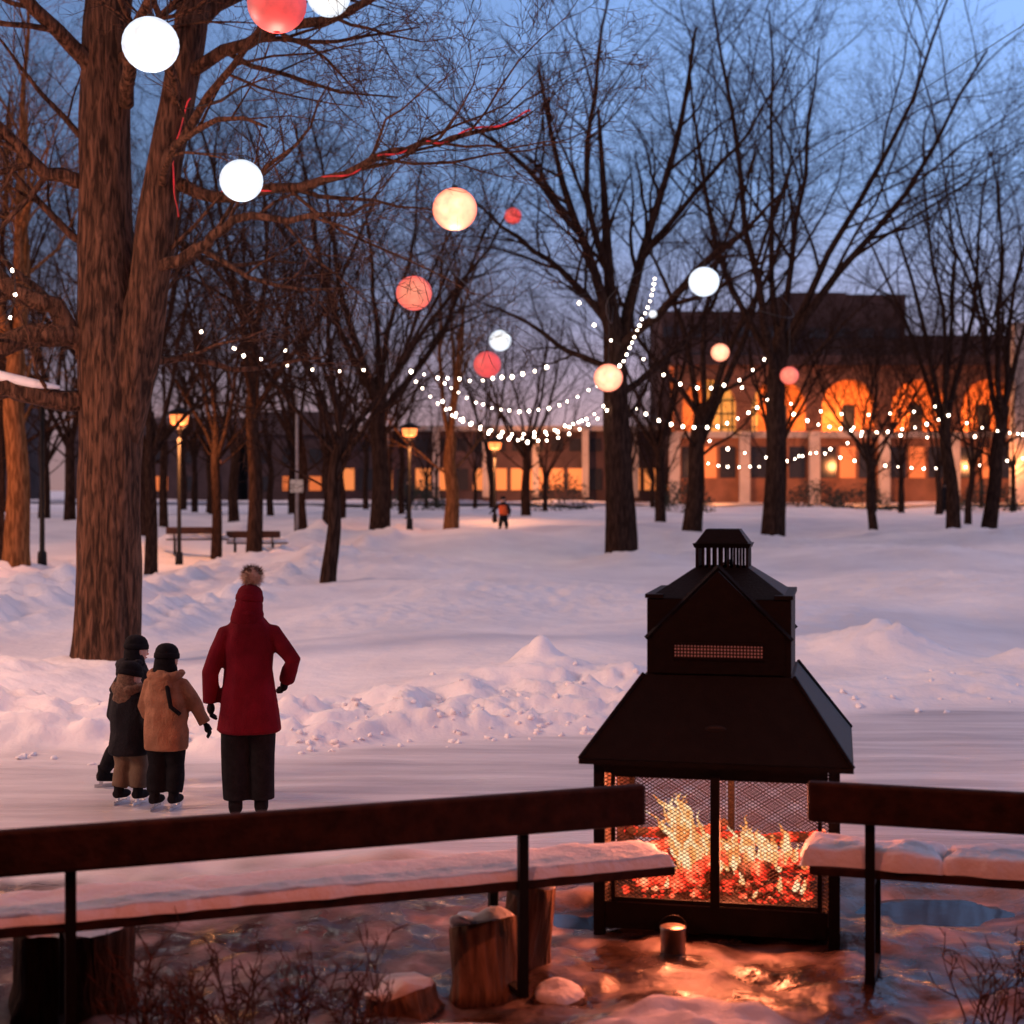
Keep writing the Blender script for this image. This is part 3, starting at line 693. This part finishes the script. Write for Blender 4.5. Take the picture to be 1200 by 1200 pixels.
# ---------------------------------------------------------------- stumps, twigs
M_log2=bark('log_bark',(.22,.12,.075)); M_log3=bark('log_bark_dark',(.05,.025,.016))
def stump(x,y,r,h,tilt,name='log_stump',seed=0,cap=.05,z=None,mat=None):
    g=empty(name,(x,y,(hgt(x,y)-.04) if z is None else z)); g.rotation_euler=(tilt[0],tilt[1],seed); V=[];F=[]; n=26
    P=[Vector((0,0,h*k/6)) for k in range(7)]; Q=[r*(1.12-.12*min(1,k/2)) for k in range(7)]; tube(V,F,P,Q,n)
    for i in range(len(V)):
        v=V[i]; q=1+.22*N(v.x*6,v.y*6,seed)+.06*N(v.x*25,v.y*25,v.z*3); V[i]=Vector((v.x*q,v.y*q,v.z+(.05*N(v.x*4,v.y*4,seed) if v.z>h*.9 else 0)))
    mesh_obj('trunk',V,F,mat or M_log2,g)
    V=[];F=[]; ell(V,F,(0,0,h+.0),(r*.97,r*.93,cap),22,12)
    for k in range(len(V)): v=V[k]; V[k]=v*(1+.22*N(v.x*9,v.y*9,seed))if v.z<h else v+Vector((v.x*.2*N(v.x*9,v.y*9,seed),v.y*.2*N(v.x*9,v.y*9,seed+2),.05*N(v.x*8,v.y*8,seed)))
    mesh_obj('snow_cap',V,F,M_snow,g)
stump(-2.05,7.2,.27,.40,(0,0),seed=1,cap=.01,mat=M_log3); stump(-.12,7.35,.17,.38,(.05,.24),seed=2,cap=.05); stump(.06,7.75,.12,.44,(0,-.1),seed=3,cap=.05)
stump(-.50,7.15,.17,.12,(.15,.1),seed=4,cap=.04); stump(.22,7.25,.13,.06,(0,.2),seed=5,cap=.035)
M_twig=plain('dry_twigs',(.10,.040,.025),.8)
def shrub(x,y,wx,wy,n,hh,seed):
    rng=random.Random(seed);V=[];F=[]
    for i in range(n):
        p=Vector((rng.uniform(-wx,wx),rng.uniform(-wy,wy),0)); p.z=hgt(x+p.x,y+p.y)-.02
        d=Vector((rng.uniform(-.4,.4),rng.uniform(-.3,.3),1)).normalized(); L_=hh*rng.uniform(.5,1.15)
        branch(V,F,rng,p,d,L_,.006,2,4,(0,0,4,2),.16,.03)
    o=mesh_obj('dry_shrub',V,F,M_twig); o.location=(x,y,0)
shrub(-1.05,6.55,.65,.15,60,.42,1); shrub(2.25,6.8,.22,.15,22,.40,2)
def clods(n,seed):
    rng=random.Random(seed);V=[];F=[]
    for i in range(n):
        x=rng.gauss(.2,1.6) if i%3 else rng.uniform(-7,9); s=rng.expovariate(1.6); y=lerp(EDGE,x)+s+rng.uniform(-.3,.2); r=rng.uniform(.012,.04)
        b0=len(V); ell(V,F,(x,y,hgt(x,y)+r*.1),(r*rng.uniform(.8,1.6),r,r*.7),8,6,Matrix.Rotation(rng.random()*3,3,'Z'))
        for k in range(b0,len(V)): v=V[k]; V[k]=v+Vector((N(v.x*20,v.y*20,v.z*20),N(v.y*20,v.x*20,v.z*20),N(v.z*20,v.y*20,v.x*20)))*r*.9
    mesh_obj('snow_clods',V,F,M_snow)
clods(200,3)
# ---------------------------------------------------------------- buildings
M_brick=plain('orange_brick',(.42,.17,.07),.85,0,.3,1.2); M_dbrick=plain('dark_brick',(.055,.034,.035),.9,0,.3,.8); M_mbrick=plain('red_brick',(.16,.07,.04),.9,0,.3,1)
M_conc=plain('pale_concrete',(.30,.26,.24),.8,0,.15,.7); M_glassd=plain('dark_glass',(.02,.02,.025),.15)
M_winw=emit('window_warm',(1,.28,.07),.8); M_wing=emit('window_yellow',(.9,.46,.10),.6); M_winr=emit('window_amber',(1,.22,.05),.6)
bd=empty('arcade_building',(0,0,0)); Y0=108
def arcade(V,F,x0,n,bay,hw,z0,zs,zt,y):
    for i in range(n):
        xa=x0+i*bay; xc=xa+bay/2; xb=xa+bay
        def q(*p):
            b=len(V); V.extend(Vector((a_,y,c_)) for a_,c_ in p); F.append(tuple(range(b,b+len(p))))
        q((xa,z0),(xc-hw,z0),(xc-hw,zt),(xa,zt)); q((xc+hw,z0),(xb,z0),(xb,zt),(xc+hw,zt))
        k=14
        for j in range(k):
            a0=math.pi*(1-j/k);a1=math.pi*(1-(j+1)/k)
            p0=(xc+hw*math.cos(a0),zs+hw*math.sin(a0));p1=(xc+hw*math.cos(a1),zs+hw*math.sin(a1))
            q(p0,p1,(p1[0],zt),(p0[0],zt))
V=[];F=[]; arcade(V,F,11.4,9,4.9,1.9,6.6,8.3,11.2,Y0)
o=mesh_obj('arcade_wall',V,F,M_mbrick,bd,False); s=o.modifiers.new('s','SOLIDIFY'); s.thickness=.5; s.offset=0
boxobj('loggia_back',(33.5,Y0+3.4,8.8),(44,.3,5.4),M_brick,bd,bev=0)
boxobj('loggia_floor',(33.5,Y0+1.9,6.35),(44.2,3.6,.45),M_conc,bd,bev=0)
boxobj('loggia_ceiling',(33.5,Y0+2.1,11.35),(44.2,3.2,.3),M_brick,bd,bev=0)
boxobj('parapet',(33.5,Y0-.1,11.55),(44.6,1.0,.7),M_dbrick,bd,bev=0)
boxobj('ground_floor',(33.5,Y0+2.6,3.7),(44,4.6,4.85),M_mbrick,bd,bev=0)
V=[];F=[];V2=[];F2=[]
for i in range(9):
    xc=11.4+4.9*(i+.5)
    for j in(-1,0,1): box(V if (i*3+j)%3 else V2,F if (i*3+j)%3 else F2,(xc+j*1.35,Y0+.27,4.4),(1.1,.08,2.2))
    box(V,F,(xc+.7,Y0+3.2,7.6),(.9,.1,2.0))
mesh_obj('windows',V,F,M_glassd,bd,False); mesh_obj('lit_windows',V2,F2,M_winr,bd,False)
boxobj('entrance_window',(15.9,Y0+2.9,8.6),(3.6,.1,4.0),M_wing,bd,bev=0)
V=[];F=[]
for k in range(5): box(V,F,(14.3+k*.8,Y0+2.8,8.6),(.12,.08,4.0))
for k in range(4): box(V,F,(15.9,Y0+2.75,7+k*.95),(3.6,.05,.12))
mesh_obj('window_bars',V,F,M_dark,bd,False)
V=[];F=[]
for i in range(10): box(V,F,(11.4+4.9*i,Y0-.35,3.9),(.7,.5,5.3))
mesh_obj('piers',V,F,M_conc,bd,False)
for i in (0,1,2,3,4,5):
    l=bpy.data.lights.new('loggia_light','POINT'); l.energy=1600 if i>1 else 600; l.color=(1,.32,.08); l.shadow_soft_size=.3
    o=bpy.data.objects.new('loggia_light',l); col.objects.link(o); o.parent=bd; o.location=(11.4+4.9*(i+.5)-.6,Y0+1.2,7.4)
for i in (0,2,4):
    l=bpy.data.lights.new('wall_light','POINT'); l.energy=1300; l.color=(1,.32,.10); l.shadow_soft_size=.3
    o=bpy.data.objects.new('wall_light',l); col.objects.link(o); o.parent=bd; o.location=(11.4+4.9*(i+.5),Y0-5,4.2)
for n,(xa,xb,zt,yy) in enumerate(((11.5,21,15.2,118),(20.8,30.5,16.6,119),(22.5,27,17.4,124),(30.3,46,13.4,118.5))):
    boxobj('upper_block_%d'%n,((xa+xb)/2,yy+5,(zt+2)/2+1),(xb-xa,10,zt-2),M_dbrick,bd,bev=0)
V=[];F=[]
for z in(12.6,14.6):
    for k in range(10): box(V,F,(12.2+k*1.9,117.93 if k<5 else 118.93,z),(1.2,.1,.8))
mesh_obj('upper_windows',V,F,M_glassd,bd,False)
boxobj('end_pylon',(34.4,104,7.5),(1.1,1.1,12.5),M_conc,bd)
b2=empty('shop_building',(0,0,0))
boxobj('walls',(0,126,4.2),(28,10,6.0),M_dbrick,b2,bev=0); boxobj('roof_edge',(0,120.9,7.3),(28.6,.8,.4),M_conc,b2,bev=0)
V=[];F=[];V2=[];F2=[];rng=random.Random(8)
for k in range(18):
    x=-13+k*1.5
    (box(V,F,(x,120.93,3.3),(1.15,.1,1.7)) if rng.random()<.7 else box(V2,F2,(x,120.93,3.3),(1.15,.1,1.7)))
    box(V2,F2,(x,120.93,6.0),(1.0,.1,1.0))
mesh_obj('lit_windows',V,F,M_winw,b2,False); mesh_obj('windows',V2,F2,M_glassd,b2,False)
V=[];F=[]
for k in range(8): box(V,F,(-13.75+k*3.9,120.4,4.6),(.5,.5,5.4))
mesh_obj('columns',V,F,M_conc,b2,False)
l=bpy.data.lights.new('shop_light','POINT'); l.energy=2600; l.color=(1,.32,.10); l.shadow_soft_size=.3
o=bpy.data.objects.new('shop_light',l); col.objects.link(o); o.parent=b2; o.location=(2,115,4.5)
for x,zt,w_ in((-50,9,16),(-30,6.5,14),(-18,7.0,8)):
    b3=empty('brick_building',(x,128,0)); boxobj('walls',(0,5,zt/2+.8),(w_,10,zt-1.5),M_dbrick,b3,bev=0)
    V=[];F=[];V2=[];F2=[]
    for k in range(int(w_/2.2)):
        for z in(3,5.3): 
            (box(V,F,(-w_/2+1.2+k*2.2,-.03,z),(1.0,.1,1.2)) if rng.random()<.35 else box(V2,F2,(-w_/2+1.2+k*2.2,-.03,z),(1.0,.1,1.2)))
    mesh_obj('lit_windows',V,F,M_winr,b3,False); mesh_obj('windows',V2,F2,M_glassd,b3,False)
    hh=zt+.05; Vs=[(-w_/2-.3,-.3,hh),(w_/2+.3,-.3,hh),(w_/2+.3,10.3,hh),(-w_/2-.3,10.3,hh),(-w_/2,5,hh+2.2),(w_/2,5,hh+2.2)]
    mesh_obj('roof',[Vector(v) for v in Vs],[(0,1,5,4),(2,3,4,5),(1,2,5),(3,0,4),(3,2,1,0)],M_dbrick,b3,False)
M_bush=plain('bush_leaves',(.03,.035,.022),.8)
def bush(x,y,r,h,seed):
    rng=random.Random(seed);V=[];F=[]
    for i in range(900):
        v=Vector((rng.gauss(0,1),rng.gauss(0,1),abs(rng.gauss(0,1)))).normalized()*rng.uniform(.6,1.05); v=Vector((v.x*r,v.y*r,v.z*h)); a=rv(rng).normalized()*.13; c=rv(rng).normalized()*.09
        b=len(V); V.extend([v-a,v+c,v+a]); F.append((b,b+1,b+2))
    o=mesh_obj('evergreen_bush',V,F,M_bush); o.location=(x,y,hgt(x,y))
for i,(x,y,r,h) in enumerate(((17,86,1.8,1.6),(20,88,2,1.5),(9,80,1.6,1.7),(26,84,2,1.6),(2.5,84,2,2.2),(-5,82,1.7,1.6))): bush(x,y,r,h,i)
# ---------------------------------------------------------------- people
M_skin=plain('skin',(.48,.27,.2),.55,0,.05); M_blackc=plain('black_cloth',(.009,.008,.010),.9,0,.3,20,.4,120,spec=.1)
M_blade=plain('skate_blade',(.6,.6,.62),.25,1); M_lips=plain('lips',(.35,.1,.09),.5); M_hair=plain('hair',(.05,.03,.02),.6)
def rem(o,vx,smooth=3):
    r=o.modifiers.new('r','REMESH'); r.mode='VOXEL'; r.voxel_size=vx; r.use_smooth_shade=True
    s=o.modifiers.new('s','SMOOTH'); s.iterations=smooth; s.factor=.5
def glove(V,F,wr,d,side,s=1.0):
    d=d.normalized(); u=Vector((0,1,0)); u=(u-d*u.dot(d)).normalized(); n=d.cross(u)*side
    palm=[wr-d*.02*s,wr+d*.02*s,wr+d*.055*s,wr+d*.085*s]; tube(V,F,palm,[.026*s,.032*s,.036*s,.030*s],10,True,.62)
    ell(V,F,wr+d*.05*s,(.03*s,.038*s,.045*s))
    for k,(o_,ln) in enumerate(((.030,.068),(.010,.078),(-.010,.072),(-.029,.056))):
        p=wr+d*.075*s+u*o_*s; c=n*-.35
        P=[p,p+(d*1+c*.2)*ln*.4*s,p+(d*.75+c*.9)*ln*.75*s,p+(d*.95*.85+c*1.7)*ln*s]
        tube(V,F,P,[.0115*s,.011*s,.010*s,.008*s],8)
    p=wr+d*.02*s+u*.03*s
    tube(V,F,[p,p+(u*.8+d*.6)*.03*s,p+(u*.8+d*1.3)*.05*s],[.014*s,.012*s,.009*s],8)
def person(name,loc,rz,P):
    g=empty(name,loc,rz); hs=P['hs']; V=[];F=[]
    for (hip,knee,ank) in P['legs']:
        hip,knee,ank=map(Vector,(hip,knee,ank)); r=P['legr']
        tube(V,F,[hip+Vector((0,0,.08)),hip,hip.lerp(knee,.5),knee,knee.lerp(ank,.4),ank],[r[0]*.9,r[0],r[0]*.95,r[1],r[1]*1.02,r[2]],14)
    pz=P['legs'][0][0][2]; ell(V,F,(0,0,pz+.02),(P['hipw'],P['hipw']*.8,.14*P['k']))
    for v_ in range(len(V)):
        v=V[v_]; q=.014*N(v.x*7,v.y*7,v.z*16); V[v_]=v+Vector((q,q*.7,0))
    o=mesh_obj('trousers',V,F,P['m_pants'],g); rem(o,.013)
    V=[];F=[];Vb=[];Fb=[]
    for n,(hip,knee,ank) in enumerate(P['legs']):
        a=Vector(ank); fd=Vector(P.get('foot',[(0,1,0),(0,1,0)])[n]).normalized(); k=P['k']
        tube(V,F,[a+Vector((0,0,.06*k)),a,a-Vector((0,0,.06*k))],[.055*k,.05*k,.05*k],12)
        tube(V,F,[a-fd*.06*k-Vector((0,0,.055*k)),a-Vector((0,0,.06*k))+fd*.03*k,a-Vector((0,0,.075*k))+fd*.12*k,a-Vector((0,0,.08*k))+fd*.17*k],[.042*k,.048*k,.042*k,.030*k],12)
        if P.get('skate'):
            c=a+fd*.05*k-Vector((0,0,.145*k)); 
            ang=math.atan2(fd.y,fd.x); box(Vb,Fb,c,(.27*k,.006,.035*k),ang)
            for q in(-.07,.08): box(Vb,Fb,c+fd*q*k+Vector((0,0,.03*k)),(.035*k,.02,.04*k),ang)
    o=mesh_obj('boots',V,F,P.get('m_boot',M_blackc),g); rem(o,.010,1)
    if Vb: mesh_obj('skate_blades',Vb,Fb,M_blade,g,False)
    V=[];F=[]; loft(V,F,P['torso'],28)
    for (sh,el,wr) in P['arms']:
        sh,el,wr=map(Vector,(sh,el,wr)); r=P['armr']
        tube(V,F,[sh+Vector((-.07 if sh.x>0 else .07,0,.02)),sh,sh.lerp(el,.5),el,el.lerp(wr,.5),wr],[r[0]*.8,r[0]*.97,r[0]*.93,r[1],r[1]*.92,r[2]],14)
    if P.get('collar'):
        cz,cr,ct=P['collar']
        for k in range(16):
            a=2*math.pi*k/16; ell(V,F,(cr*math.cos(a),cr*.95*math.sin(a)-.01,cz-ct*.25*math.sin(a)),(ct,ct,ct),10,8)
    for v_ in range(len(V)):
        v=V[v_]; q=.016*N(v.x*8,v.y*8,v.z*6)+.012*N(v.x*18,v.y*18,v.z*22); h_=Vector((v.x,v.y,0)); V[v_]=v+h_.normalized()*q if h_.length>1e-4 else v
    o=mesh_obj('coat',V,F,P['m_coat'],g); rem(o,.011,2)
    V=[];F=[]
    for (sh,el,wr) in P['arms']:
        el,wr=Vector(el),Vector(wr); glove(V,F,wr,(wr-el),1 if wr.x>0 else -1,P.get('gs',1.0))
    o=mesh_obj('gloves',V,F,P.get('m_glove',M_blackc),g); rem(o,.0055,1)
    hd=empty('head',P['head']); hd.parent=g; hd.rotation_euler=P.get('headrot',(0,0,0))
    V=[];F=[]; h=hs
    ell(V,F,(0,0,0),(h*.38,h*.43,h*.5),18,14); ell(V,F,(0,h*.1,-h*.25),(h*.27,h*.3,h*.26)); tube(V,F,[Vector((0,-.01,-h*.3)),Vector((0,-.01,-h*.75))],[h*.24,h*.26],12)
    tube(V,F,[Vector((0,h*.40,h*.04)),Vector((0,h*.50,-h*.12)),Vector((0,h*.40,-h*.15))],[h*.03,h*.065,h*.05],8)
    for s_ in(-1,1): ell(V,F,(s_*h*.385,-h*.02,-h*.03),(h*.04,h*.08,h*.13)); ell(V,F,(s_*h*.14,h*.37,h*.085),(h*.09,h*.05,h*.03))
    ell(V,F,(0,h*.395,-h*.25),(h*.11,h*.04,h*.03))
    o=mesh_obj('face',V,F,M_skin,hd); rem(o,.006,1)
    V=[];F=[]
    for s_ in(-1,1): ell(V,F,(s_*h*.15,h*.405,h*.02),(h*.055,h*.03,h*.03),10,8)
    mesh_obj('eyes',V,F,M_dark,hd)
    V=[];F=[]; ell(V,F,(0,h*.425,-h*.25),(h*.12,h*.02,h*.028),10,6); mesh_obj('lips',V,F,M_lips,hd)
    V=[];F=[]; sw=P.get('snoodw',1.0); ell(V,F,(0,-h*.12,-h*.10),(h*.45*sw,h*.40*sw,h*.50)); 
    if P.get('m_snood'): loft(V,F,[(0,-.01,-h*.70,h*.50*sw,h*.46*sw),(0,-.01,-h*.52,h*.52*sw,h*.46*sw),(0,-h*.10,-h*.2,h*.48*sw,h*.40*sw)])
    o=mesh_obj('snood' if P.get('m_snood') else 'hair',V,F,P.get('m_snood') or M_hair,hd); rem(o,.01,3)
    V=[];F=[]; rings=[(0,-h*.03,h*.08,h*.43,h*.485),(0,-h*.03,h*.12,h*.455,h*.51),(0,-h*.03,h*.26,h*.45,h*.50),(0,-h*.03,h*.30,h*.42,h*.47)]
    loft(V,F,rings,24); mesh_obj('hat_band',V,F,P['m_band'],hd)
    V=[];F=[]; rings=[(0,-h*.03,h*.1,h*.42,h*.47),(0,-h*.03,h*.30,h*.425,h*.475),(0,-h*.04,h*.44,h*.39,h*.43),(0,-h*.05,h*.55,h*.31,h*.34),(0,-h*.05,h*.62,h*.19,h*.21),(0,-h*.05,h*.645,h*.06,h*.07)]
    loft(V,F,rings,24); mesh_obj('hat',V,F,P['m_hat'],hd)
    if P.get('pom'):
        rng=random.Random(2); V=[];F=[]; c=Vector((0,-h*.05,h*.60+P['pom']*.75)); ell(V,F,c,(P['pom']*.72,)*3); mi=[0]*len(F)
        for i in range(1500):
            v=rv(rng).normalized(); t=v.orthogonal().normalized()*.003; b=len(V); V.extend([c+v*P['pom']*.6+t,c+v*P['pom']*.6-t,c+(v+rv(rng)*.2)*P['pom']*rng.uniform(.9,1.1)]); F.append((b,b+1,b+2)); mi.append(1 if v.z>.25 else 0)
        mesh_obj('pompom',V,F,None,hd,False,mats=[P['m_pom'],M_fur],midx=mi)
    if P.get('hood'):
        V=[];F=[]; hz,hr=P['hood']
        for k in range(22):
            a=math.pi*1.15*k/21-math.pi*.075-math.pi; ell(V,F,(hr*math.cos(a),hr*.8*math.sin(a)-.01,hz+.02*math.sin(a)),(.032,.032,.034),8,6)
        ell(V,F,(0,-hr*.65,hz-.06),(hr*.9,hr*.5,.10))
        for v_ in range(len(V)): v=V[v_]; V[v_]=v+Vector((N(v.x*40,v.y*40,v.z*40),N(v.z*40,v.y*40,v.x*40),N(v.y*40,v.z*40,v.x*40)))*.016
        o=mesh_obj('hood',V,F,P['m_hood'],g); rem(o,.010,1)
    if P.get('strap'):
        V=[];F=[]
        for pts in P['strap']:
            tube(V,F,[Vector(p) for p in pts],[.017]*len(pts),6)
        mesh_obj('bag_strap',V,F,M_blackc,g)
    return g
M_red_coat=plain('burgundy_wool',(.11,.0045,.012),.95,0,.25,6,.5,150,spec=.1)
M_cream=plain('cream_knit',(.50,.36,.28),.95,0,.2,40,.6,150); M_fur=plain('fur_brown',(.13,.075,.05),.95,0,.4,60)
M_tan=plain('tan_quilt',(.28,.135,.08),.9,0,.25,9,.5,60,spec=.1); M_khaki=plain('khaki',(.13,.085,.055),.9,0,.2,10,.4,80); M_navy=plain('navy_coat',(.011,.010,.013),.85,0,.3,10,.4,60,spec=.15)
person('woman_in_red_coat',(-1.92,11.2,hgt(-1.92,11.2)),R(6),dict(hs=.225,k=1.05,hipw=.17,skate=True,
  legs=[((-.085,0,.82),(-.095,.01,.48),(-.095,0,.15)),((.085,0,.82),(.09,.02,.48),(.09,.01,.15))],legr=(.118,.102,.098),m_pants=M_blackc,
  torso=[(0,0,.64,.215,.165),(0,0,.66,.235,.178),(0,0,.80,.218,.165),(0,0,.98,.190,.145),(0,0,1.10,.180,.138),(0,0,1.25,.186,.14),(0,0,1.34,.182,.13),(0,0,1.41,.160,.12),(0,0,1.46,.125,.105),(0,0,1.50,.09,.09)],
  arms=[((-.165,0,1.365),(-.272,-.03,1.08),(-.275,.03,.86)),((.165,0,1.365),(.318,-.05,1.17),(.262,.10,1.00))],armr=(.069,.060,.052),
  collar=(1.50,.072,.042),m_coat=M_red_coat,head=(0,.01,1.575),headrot=(R(-4),R(7),R(8)),m_band=M_red_coat,m_snood=M_red_coat,snoodw=1.04,m_hat=M_red_coat,pom=.092,m_pom=M_cream))
person('child_in_tan_coat',(-2.60,11.55,hgt(-2.6,11.55)),R(-12),dict(hs=.205,k=.82,hipw=.125,skate=True,gs=.8,
  legs=[((-.065,0,.56),(-.08,.02,.34),(-.085,-.02,.135)),((.065,0,.56),(.06,.05,.34),(.05,.02,.135))],legr=(.085,.072,.066),m_pants=M_blackc,
  torso=[(0,0,.46,.155,.125),(0,0,.48,.168,.135),(0,0,.60,.170,.138),(0,0,.66,.162,.132),(0,0,.72,.172,.14),(0,0,.78,.160,.13),(0,0,.84,.166,.135),(0,0,.94,.15,.12),(0,0,1.0,.12,.10),(0,0,1.04,.075,.08)],
  arms=[((-.13,0,.945),(-.19,.03,.78),(-.17,.10,.64)),((.13,0,.945),(.215,.05,.79),(.285,.06,.655))],armr=(.062,.056,.05),strap=[[(.02,-.06,1.02),(.07,-.125,.92),(.10,-.14,.80),(.15,-.09,.74)]],
  m_coat=M_tan,head=(0,.015,1.125),headrot=(R(-5),0,R(-10)),m_band=M_blackc,m_snood=M_blackc,snoodw=.95,m_hat=M_blackc,hood=(1.03,.115),m_hood=M_tan))
person('child_in_khaki_trousers',(-2.93,11.75,hgt(-2.93,11.75)),R(-20),dict(hs=.20,k=.78,hipw=.115,skate=True,gs=.75,
  legs=[((-.06,0,.48),(-.06,.02,.30),(-.07,-.03,.128)),((.06,0,.48),(.07,.04,.30),(.08,.0,.128))],legr=(.080,.070,.062),m_pants=M_khaki,
  torso=[(0,0,.38,.145,.115),(0,0,.40,.158,.125),(0,0,.55,.155,.12),(0,0,.70,.155,.12),(0,0,.82,.135,.11),(0,0,.88,.10,.09),(0,0,.92,.07,.07)],
  arms=[((-.12,0,.82),(-.17,.03,.67),(-.13,.10,.55)),((.12,0,.82),(.18,-.02,.67),(.18,.03,.53))],armr=(.058,.052,.045),
  m_coat=M_navy,head=(0,.015,.965),headrot=(R(-14),0,R(-25)),m_band=M_blackc,m_snood=M_fur,snoodw=.95,m_hat=M_blackc,hood=(.90,.105),m_hood=M_fur))
person('child_in_dark_coat',(-3.08,12.45,hgt(-3.1,12.45)),R(-50),dict(hs=.205,k=.82,hipw=.12,skate=True,gs=.8,foot=[(.2,1,0),(0,1,0)],
  legs=[((-.06,0,.56),(-.10,-.05,.35),(-.13,-.19,.135)),((.06,0,.56),(.07,.10,.36),(.08,.14,.135))],legr=(.085,.072,.06),m_pants=M_blackc,
  torso=[(0,0,.46,.15,.12),(0,0,.48,.162,.13),(0,0,.62,.160,.13),(0,.01,.78,.16,.13),(0,.02,.92,.145,.12),(0,.02,.98,.11,.10),(0,.02,1.02,.075,.08)],
  arms=[((-.13,.02,.92),(-.20,-.05,.77),(-.21,.03,.63)),((.13,.02,.92),(.19,.06,.77),(.15,.18,.70))],armr=(.062,.056,.048),
  m_coat=M_navy,head=(0,.04,1.10),headrot=(R(-5),0,0),m_band=M_blackc,m_snood=M_blackc,snoodw=.95,m_hat=M_blackc,hood=(1.01,.11),m_hood=M_navy))
M_or=plain('orange_vest',(.60,.09,.02),.8)
x_,y_=-.28,51
kid=person('child_in_orange_vest',(x_,y_,hgt(x_,y_)-.02),R(160),dict(hs=.2,k=.8,hipw=.12,gs=.8,
  legs=[((-.06,0,.48),(-.09,.05,.30),(-.1,-.04,.12)),((.06,0,.48),(.07,.08,.30),(.09,.06,.12))],legr=(.085,.075,.065),m_pants=M_blackc,
  torso=[(0,0,.42,.14,.11),(0,0,.56,.15,.12),(0,.02,.72,.15,.12),(0,.03,.84,.14,.11),(0,.03,.9,.10,.09),(0,.03,.93,.07,.07)],
  arms=[((-.14,.03,.82),(-.22,.02,.66),(-.24,.08,.54)),((.14,.03,.82),(.28,.05,.70),(.40,.08,.60))],armr=(.065,.057,.05),
  m_coat=M_navy,head=(0,.05,1.0),m_band=M_blackc,m_hat=M_blackc))
V=[];F=[]; loft(V,F,[(0,0,.5,.158,.13),(0,.0,.56,.162,.135),(0,.02,.72,.163,.137),(0,.03,.82,.15,.125)]); mesh_obj('vest',V,F,M_or,kid)
def adult(name,x,y,rz,mc):
    person(name,(x,y,hgt(x,y)-.02),rz,dict(hs=.22,k=1.05,hipw=.15,
  legs=[((-.085,0,.85),(-.10,.08,.48),(-.10,-.06,.12)),((.085,0,.85),(.09,.08,.48),(.1,.14,.12))],legr=(.10,.08,.07),m_pants=M_blackc,
  torso=[(0,0,.70,.19,.15),(0,0,.9,.18,.14),(0,0,1.1,.175,.135),(0,0,1.3,.18,.13),(0,0,1.42,.14,.11),(0,0,1.5,.07,.075)],
  arms=[((-.16,0,1.36),(-.24,-.03,1.08),(-.24,.08,.85)),((.16,0,1.36),(.25,-.02,1.08),(.25,.1,.86))],armr=(.066,.058,.05),
  m_coat=mc,head=(0,.02,1.6),m_band=M_blackc,m_hat=M_blackc))
adult('man_walking',-4.4,66,R(70),M_navy); adult('man_walking',22.5,80,R(-80),M_navy)
# ---------------------------------------------------------------- world, sun, camera
w=bpy.data.worlds.new('World'); sc.world=w; w.use_nodes=True; nt=w.node_tree; L=nt.links.new; bg=nt.nodes['Background']
sky=nt.nodes.new('ShaderNodeTexSky'); sky.sky_type='NISHITA'; sky.sun_disc=False; sky.sun_elevation=R(1.5); sky.sun_rotation=R(-115); sky.air_density=1.3; sky.ozone_density=3
tc=nt.nodes.new('ShaderNodeTexCoord'); sp=nt.nodes.new('ShaderNodeSeparateXYZ'); L(tc.outputs['Generated'],sp.inputs[0])
r=nt.nodes.new('ShaderNodeValToRGB'); cr=r.color_ramp
els=[(0,(.56,.33,.33)),(.05,(.48,.33,.39)),(.11,(.32,.33,.51)),(.19,(.21,.34,.64)),(.32,(.22,.38,.76)),(.5,(.30,.28,.40)),(1,(.30,.24,.30))]
while len(cr.elements)<len(els): cr.elements.new(.5)
for e,(p,c) in zip(cr.elements,els): e.position=p; e.color=(*c,1)
L(sp.outputs['Z'],r.inputs['Fac'])
fx=nt.nodes.new('ShaderNodeMapRange'); L(sp.outputs['X'],fx.inputs[0]); fx.inputs[1].default_value=-.35; fx.inputs[2].default_value=.35; fx.inputs[3].default_value=.60; fx.inputs[4].default_value=1.75
mu=nt.nodes.new('ShaderNodeMix'); mu.data_type='RGBA'; mu.blend_type='MULTIPLY'; mu.inputs[0].default_value=1; L(r.outputs['Color'],mu.inputs[6]); L(fx.outputs[0],mu.inputs[7])
sc1=nt.nodes.new('ShaderNodeMix'); sc1.data_type='RGBA'; sc1.blend_type='ADD'; sc1.inputs[0].default_value=.03
L(mu.outputs[2],sc1.inputs[6]); L(sky.outputs['Color'],sc1.inputs[7]); L(sc1.outputs[2],bg.inputs['Color']); bg.inputs['Strength'].default_value=.9
s=bpy.data.lights.new('sun','SUN'); s.energy=1.75; s.angle=R(14); s.color=(1,.58,.44); so=bpy.data.objects.new('sun',s); col.objects.link(so)
so.rotation_euler=(R(64),0,R(-65))
cam=bpy.data.cameras.new('camera'); co=bpy.data.objects.new('camera',cam); col.objects.link(co); sc.camera=co
co.location=(0,0,2.4); co.rotation_euler=(R(90),0,0); cam.sensor_width=36; cam.lens=54; cam.shift_y=-25/1200; cam.clip_end=3000; cam.clip_start=.1
cam.dof.use_dof=True; cam.dof.focus_distance=11.5; cam.dof.aperture_fstop=1.8
